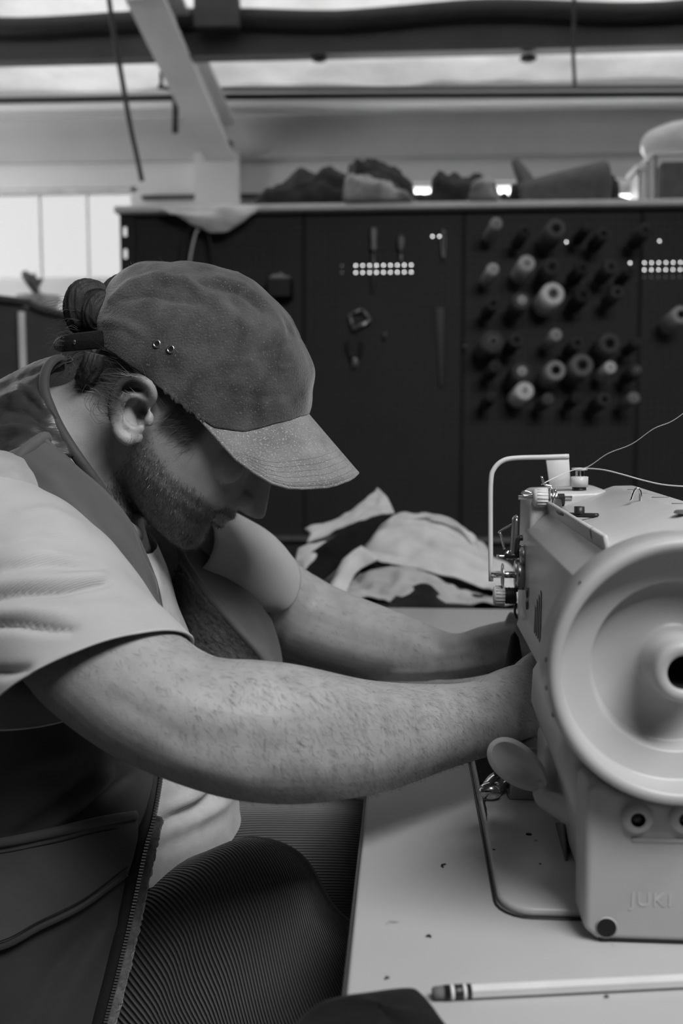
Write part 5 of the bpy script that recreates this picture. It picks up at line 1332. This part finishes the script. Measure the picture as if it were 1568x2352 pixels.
# ---- t-shirt
SLC = [([(-60, 1385), (40, 1368), (140, 1362), (240, 1345)], 9, -.007), ([(-60, 1350), (60, 1335), (160, 1330), (230, 1325)], 12, .005), ([(-60, 1440), (40, 1438), (110, 1448), (165, 1450)], 9, -.007), ([(-60, 1410), (60, 1405), (150, 1415)], 12, .004),
       ([(-60, 1545), (20, 1545), (60, 1538)], 12, -.006), ([(40, 1180), (110, 1175), (190, 1205)], 10, .002), ([(0, 1250), (90, 1235), (180, 1250)], 10, -.0025), ([(0, 1290), (100, 1272), (210, 1285)], 10, .003), ([(20, 1310), (120, 1298), (230, 1308)], 8, -.003), ([(150, 1400), (260, 1385), (330, 1400)], 12, -.002), ([(60, 1560), (160, 1510), (300, 1440)], 14, .002)]
def sleeve_wrinkle(u, v, p): return crease(p, SLC) + .45 * .0045 * math.sin(v * 21 + 3.2 * math.sin(u * 6.28) + 2.2 * nz(p, 14)) * (.35 + .65 * abs(nz(p, 9, 3))) * (1 - .8 * max(0, v - .75) / .25) + .003 * nz(p, 26, 1)
SL = [(-130, 1085, -170, 1130, .93, .02), (-60, 1072, -200, 1180, .89, .05), (10, 1085, -190, 1240, .83, .066), (100, 1118, -130, 1345, .785, .070), (205, 1200, -90, 1440, .745, .071), (285, 1295, -60, 1530, .715, .070), (345, 1372, -30, 1605, .698, .069), (422, 1452, 0, 1674, .685, .068)]
sv, sf, suv = xtube(SL, 112, 18, caps=False, wob=sleeve_wrinkle)
BC = [([(380, 1890), (440, 1865), (490, 1825), (520, 1795)], 12, -.007), ([(400, 1850), (450, 1830), (480, 1800)], 14, .005), ([(460, 1880), (510, 1850), (540, 1815)], 12, .004), ([(360, 1960), (420, 1930), (500, 1890)], 16, -.003), ([(300, 1240), (325, 1300), (335, 1390)], 8, -.006), ([(330, 1240), (352, 1310), (362, 1390)], 9, .004)]
shirt_t = xtube([(a[0] + 4, a[1], a[2] - 4, a[3], a[4], a[5] + .004) for a in TORSO[:6]], 96, 12, caps=False, wob=lambda u, v, p: .003 * nz(p, 22, 2) + (crease(p, BC) if p[1] < MY else 0))
shirt = mesh('t_shirt', *shirt_t[:2], M['shirt_body'], person)
sleeve = solid(mesh('sleeve', sv, sf, M['shirt'], shirt, uv=suv), .0016)
hemring = sv[-112:]
mesh('sleeve_hem', *tube([Vector(p) for p in hemring] + [Vector(hemring[0])], .0011, 6, 1, caps=False), M['shirt_body'], sleeve)
SF = [(470, 1165, 370, 1280, 1.06, .06), (530, 1180, 425, 1330, 1.09, .064), (605, 1215, 500, 1375, 1.12, .064), (650, 1255, 550, 1385, 1.135, .062), (683, 1299, 592, 1374, 1.145, .060)]
fv, ff_, fuv = xtube(SF, 48, 8, caps=False, wob=lambda u, v, p: .002 * nz(p, 30, 3))
solid(mesh('sleeve', fv, ff_, M['shirt'], shirt, uv=fuv), .0016)
mesh('neckband', *tube([P(215, 1105, .885), P(245, 1150, .882), P(280, 1195, .895), P(318, 1225, .925), P(322, 1228, .955)], .006, 8, 6, flat=(1, .5)), M['shirt_body'], shirt)

# ---- vest
def diag(u, v, p): return .006 * math.sin(26 * (p[0] * .9 + p[2] * 1.1) + 3 * nz(p, 5)) * nz(p, 6, 3) + .004 * nz(p, 12, 1)
ZY = [1500, 1620, 1770, 1880, 1950, 2150, 2352, 2600]
ZX = [360, 366, 371, 352, 333, 290, 240, 190]
ZD = [.85, .84, .815, .785, .770, .750, .740, .735]
def vest_y(px, py):
    zx, zy = np.interp(py, ZY, ZX), np.interp(py, ZY, ZD)
    t = (zx - px) / 270; side = np.interp(py, [1500, 2352], [.752, .716])
    return zy - (zy - side) * math.sin(min(max(t, 0), 1) * math.pi / 2) + .04 * max(0, t - 1) ** 1.5
vr = []
for y in (1500, 1620, 1770, 1880, 1990, 2150, 2352, 2520):
    zx = float(np.interp(y, ZY, ZX)); row = [P(zx - d, y, vest_y(zx - d, y)) for d in (0, 40, 105, 180, 270, 400)]
    row += [P(-300, y + 5, .83), P(-400, y + 8, .94), P(-330, y + 10, 1.06), P(-150, y + 10, 1.11), P(60, y + 5, 1.115), P(200, y, 1.10)]
    vr.append(row)
VC = [([(0, 1780), (90, 1740), (170, 1730)], 22, .006), ([(40, 1920), (130, 1850), (200, 1790)], 16, -.008), ([(100, 1915), (190, 1830), (240, 1780)], 16, .007), ([(150, 1900), (230, 1830), (290, 1780)], 14, -.006), ([(60, 2352), (130, 2220), (220, 2120)], 26, -.007), ([(120, 2352), (200, 2200), (250, 2120)], 22, .005)]
vv, vf, vuv = patch(vr, 6, 12, lambda u, v, p: .5 * diag(u, v, p) + (crease(p, VC) if p[1] < .86 else 0))
vest = solid(mesh('vest', vv, vf, M['vest'], person, uv=vuv), .004)
rows_ = [[(-20, 1062, .81), (40, 1035, .81), (98, 1009, .83)], [(30, 1095, .79), (95, 1070, .785), (170, 1075, .82)], [(85, 1128, .772), (160, 1118, .778), (238, 1134, .825)], [(150, 1178, .765), (208, 1183, .772), (292, 1200, .828)], [(208, 1250, .765), (262, 1250, .774), (330, 1278, .832)],
         [(255, 1322, .775), (300, 1318, .786), (356, 1348, .838)], [(290, 1372, .785), (330, 1380, .795), (368, 1412, .843)], [(290, 1480, .785), (335, 1490, .795), (375, 1500, .845)], [(280, 1600, .78), (330, 1600, .795), (375, 1600, .845)]]
fv_, ff2, fu = patch(Pg(rows_), 8, 8, lambda u, v, p: .0025 * nz(p, 40, 5))
front = solid(mesh('front_panel', fv_, ff2, M['vest_front'], vest), .005)
mesh('armhole_binding', *tube([P(*r_[0][:2], r_[0][2] - .004) for r_ in rows_[:8]], .0042, 8, 6, flat=(1, .7)), M['vest'], front)
mesh('panel_seam', *tube([P(r_[0][0] * .72 + r_[1][0] * .28 + 6, r_[0][1] * .72 + r_[1][1] * .28, r_[0][2] * .72 + r_[1][2] * .28 - .004) for r_ in rows_[:8]], .0009, 6, 6), M['zip'], front)
mesh('panel_edge', *tube([P(*r_[2][:2], r_[2][2] - .001) for r_ in rows_], .0034, 8, 6), M['vest_front'], front)
mesh('shoulder_fold', *tube([P(18, 1082, .80), P(50, 1045, .80), P(90, 1012, .825), P(108, 1005, .835)], .0055, 8, 5), M['vest_front'], front)
# quilted back and stand collar
QC = [([(0, 895), (50, 868), (110, 850)], 6, -.003), ([(-60, 960), (20, 915), (70, 905), (100, 930)], 7, .003), ([(-60, 990), (10, 945), (60, 950), (110, 990)], 7, -.0035), ([(-60, 1020), (30, 985), (80, 985)], 7, .003), ([(-60, 1050), (20, 1010), (60, 1000)], 6, -.003), ([(30, 880), (80, 905), (120, 960)], 6, .002)]
def quiltd(u, v, p): return crease(p, QC) + .0015 * nz(p, 60, 4) + .001 * nz(p, 130, 2)
qr = [[(-300, 1100, 1.06), (-120, 1000, 1.05), (20, 905, 1.03), (95, 862, 1.02), (150, 845, 1.0)],
      [(-300, 1060, .94), (-120, 950, .94), (0, 880, .935), (70, 843, .93), (142, 818, .92)],
      [(-300, 1090, .87), (-120, 985, .875), (-5, 922, .88), (55, 885, .88), (108, 852, .885)],
      [(-300, 1130, .83), (-120, 1045, .84), (-10, 985, .85), (50, 950, .855), (106, 925, .86)],
      [(-300, 1190, .80), (-120, 1105, .815), (-10, 1045, .825), (60, 1000, .83), (142, 985, .85)],
      [(-300, 1260, .785), (-120, 1160, .795), (-30, 1085, .81), (40, 1045, .815), (170, 1050, .84)]]
qv, qf, qu = patch(Pg(qr), 10, 10, quiltd)
back_q = solid(mesh('quilted_back', qv, qf, M['quilt'], vest), .005)
mesh('collar_binding', *tube([P(158, 828, .93), P(128, 824, .90), P(106, 850, .882), P(101, 895, .866), P(118, 945, .856), P(140, 990, .848), P(175, 1045, .842), P(215, 1100, .845), P(250, 1150, .85)], .0050, 8, 6, flat=(1, .7)), M['vest'], back_q)
bk = patch(Pg([[(-60, 1120, .80), (-200, 1120, .82), (-340, 1110, .94), (-250, 1120, 1.06), (-60, 1090, 1.10)], [(-60, 1300, .785), (-260, 1300, .80), (-410, 1290, .94), (-320, 1300, 1.08), (-60, 1300, 1.13)],
                [(-20, 1520, .763), (-300, 1520, .822), (-408, 1520, .94), (-338, 1520, 1.068), (-100, 1520, 1.125)]]), 8, 8, None)
solid(mesh('vest_back', *bk[:2], M['vest'], vest), .004)
# far front panel with fleece lining
fr = [[(392, 1215, 1.02), (455, 1205, 1.06), (525, 1180, 1.105)], [(420, 1285, 1.005), (490, 1275, 1.055), (560, 1255, 1.11)], [(470, 1358, .995), (540, 1350, 1.045), (597, 1345, 1.105)], [(540, 1440, .985), (588, 1432, 1.035), (622, 1430, 1.10)], [(607, 1518, .98), (628, 1512, 1.03), (642, 1502, 1.09)], [(640, 1600, .98), (650, 1600, 1.03), (650, 1600, 1.09)]]
f1, f2_, f3 = patch(Pg(fr), 8, 8, lambda u, v, p: .002 * nz(p, 30, 5))
solid(mesh('front_panel', f1, f2_, M['vest_front'], vest), .005)
mesh('zip_tape', *tube([P(r_[0][0] + 3, r_[0][1], r_[0][2] - .002) for r_ in fr], .0038, 8, 6), M['vest_front'], vest)
lr = [[(375, 1240, 1.06), (410, 1250, 1.03), (418, 1282, 1.007)], [(380, 1320, 1.06), (430, 1330, 1.03), (468, 1358, .997)], [(395, 1420, 1.06), (460, 1430, 1.02), (538, 1440, .987)], [(400, 1520, 1.06), (490, 1520, 1.015), (605, 1518, .982)], [(410, 1610, 1.06), (510, 1610, 1.02), (638, 1605, .982)]]
l1, l2, l3 = patch(Pg(lr), 14, 14, lambda u, v, p: .003 * abs(nz(p, 170, 1)) + .002 * nz(p, 330, 2))
solid(mesh('fleece_lining', l1, l2, M['fleece'], vest), .003)
# near zip: tape, teeth, fleece edge
zl = [(x_, y_, vest_y(x_, y_) - .002) for x_, y_ in ((371, 1745), (366, 1800), (352, 1880), (333, 1950), (312, 2050), (290, 2150), (265, 2255), (240, 2352), (208, 2500))]
zs = [P(*z_) for z_ in zl]
mesh('zip_tape', *tube([P(z_[0] - 16, z_[1], z_[2] - .004) for z_ in zl], .0055, 8, 6, flat=(1, .5)), M['zip'], vest)
zc = catmull([tuple(P(z_[0] + 2, z_[1], z_[2] - .007)) for z_ in zl], 40)
seglen = np.cumsum(np.r_[0, np.linalg.norm(np.diff(zc, axis=0), axis=1)]); tot = seglen[-1]
teeth = []
for d_ in np.arange(0, tot, .0024):
    p = Vector([np.interp(d_, seglen, zc[:, j]) for j in range(3)])
    teeth.append(box(p.x - .0016, p.x + .0016, p.y - .001, p.y + .0012, p.z - .0006, p.z + .0006))
zt = mesh('zip_teeth', *join(*teeth), M['zip_teeth'], vest, smooth=False); zt['kind'] = 'stuff'
fe = tube([P(z_[0] + 10, z_[1], z_[2] + .002) for z_ in zl[2:]], .0058, 12, 16)
fe = ([Vector(p) + Vector((.0022 * nz(p, 300), .001 * nz(p, 300, 2), .0022 * nz(p, 300, 5))) for p in fe[0]], fe[1])
mesh('fleece_edge', *fe, M['fleece'], vest)
# pocket flap on the near side
pk = [[(x_, y_, vest_y(x_, y_) - .006) for x_, y_ in r_] for r_ in (((-120, 1945), (0, 1936), (120, 1912), (230, 1886), (313, 1872)), ((-120, 2000), (0, 1992), (120, 1970), (230, 1945), (314, 1920)),
      ((-120, 2090), (0, 2082), (100, 2050), (205, 2010), (306, 1962)), ((-120, 2190), (0, 2176), (90, 2130), (190, 2080), (292, 2005)))]
pv, pf_, _ = patch(Pg(pk), 8, 8, lambda u, v, p: .0015 * nz(p, 30, 2))
pocket = solid(mesh('pocket', pv, pf_, M['vest_front'], vest), .005)
mesh('pocket_edge', *tube([P(x, y, Y - .003) for x, y, Y in pk[0]], .0038, 8, 6), M['vest_front'], pocket)
mesh('pocket_edge', *tube([P(x, y, Y - .002) for x, y, Y in pk[3]], .0026, 8, 6), M['vest'], pocket)
mesh('pocket_stitching', *tube([P(x, y + 24, Y - .0038) for x, y, Y in pk[0]], .0006, 5, 6), M['zip'], pocket)
mesh('pocket_stitching', *tube([P(x, y - 14, Y - .0042) for x, y, Y in pk[3]], .0006, 5, 6), M['zip'], pocket)

# ---- trousers
def thigh(secs, n=56): return xtube(secs, n, 8, wob=lambda u, v, p: .004 * nz(p, 9, 2) + .0025 * math.sin(40 * v + 3 * nz(p, 8)) * max(0, .35 - v))
near_t = [(120, 2010, -250, 2560, .88, .078), (300, 2020, -80, 2600, .865, .080), (450, 1965, 120, 2640, .85, .080), (570, 1920, 330, 2640, .83, .076), (680, 1965, 430, 2600, .815, .072), (765, 2095, 520, 2620, .805, .068), (860, 2170, 660, 2680, .80, .066), (960, 2260, 800, 2760, .80, .062)]
tv, tf, tuv = thigh(near_t)
tuv = [(a_ - .42 * b_, b_) for a_, b_ in tuv]
trousers = mesh('trousers', tv, tf, M['cord'], person, uv=tuv)
far_t = [(150, 1900, -100, 2300, 1.02, .085), (380, 1860, 180, 2320, 1.03, .085), (560, 1832, 420, 2250, 1.04, .08), (720, 1835, 620, 2220, 1.05, .075), (850, 1850, 780, 2220, 1.06, .07), (960, 1880, 880, 2240, 1.06, .066)]
tv, tf, tuv = thigh(far_t)
mesh('trouser_leg', tv, tf, M['cord'], trousers, uv=tuv)
for (px, py, Y) in ((900, 2480, .785), (930, 2060, 1.06)):
    k_ = P(px, py, Y)
    mesh('trouser_leg', *tube([k_ + Vector((-.03, 0, .02)), k_ + Vector((.0, 0, -.03)), k_ + Vector((.01, 0, -.18)), Vector((k_.x - .02, Y, .10))], [.066, .068, .062, .056], 24, 6), M['cord'], trousers)
    sh = tube([Vector((k_.x - .06, Y, .05)), Vector((k_.x + .03, Y, .055)), Vector((k_.x + .12, Y, .04)), Vector((k_.x + .17, Y, .032))], [.045, .05, .04, .028], 16, 5, flat=(.8, 1))
    sh = ([Vector((p[0], p[1], max(p[2], .002))) for p in sh[0]], sh[1])
    mesh('shoe', *sh, M['leather'], person)

# stool carrying him
seat_z = min(p_.z for p_ in (Vector(q_.co) for ob_ in (trousers, bpy.data.objects['trouser_leg']) for q_ in ob_.data.vertices) if (p_.x + .33) ** 2 + (p_.y - .93) ** 2 < .035) - .006
stl = empty('stool', (-.33, .93, 0)); tag(stl, 'black work stool under the seated man', 'stool')
mesh('seat', *lathe([(.001, -.04), (.16, -.04), (.18, -.02), (.17, 0), (.001, .004)], (-.33, .93, seat_z), (0, 0, 1), 32, (1, 0, 0)), M['black'], stl)
mesh('stem', *tube([(-.33, .93, .06), (-.33, .93, seat_z - .04)], .022, 12, 1), M['steel'], stl)
for k in range(5):
    a = 2 * math.pi * k / 5
    mesh('leg', *tube([(-.33, .93, .08), (-.33 + .12 * math.cos(a), .93 + .12 * math.sin(a), .06), (-.33 + .25 * math.cos(a), .93 + .25 * math.sin(a), .018)], .018, 8, 4), M['steel'], stl)
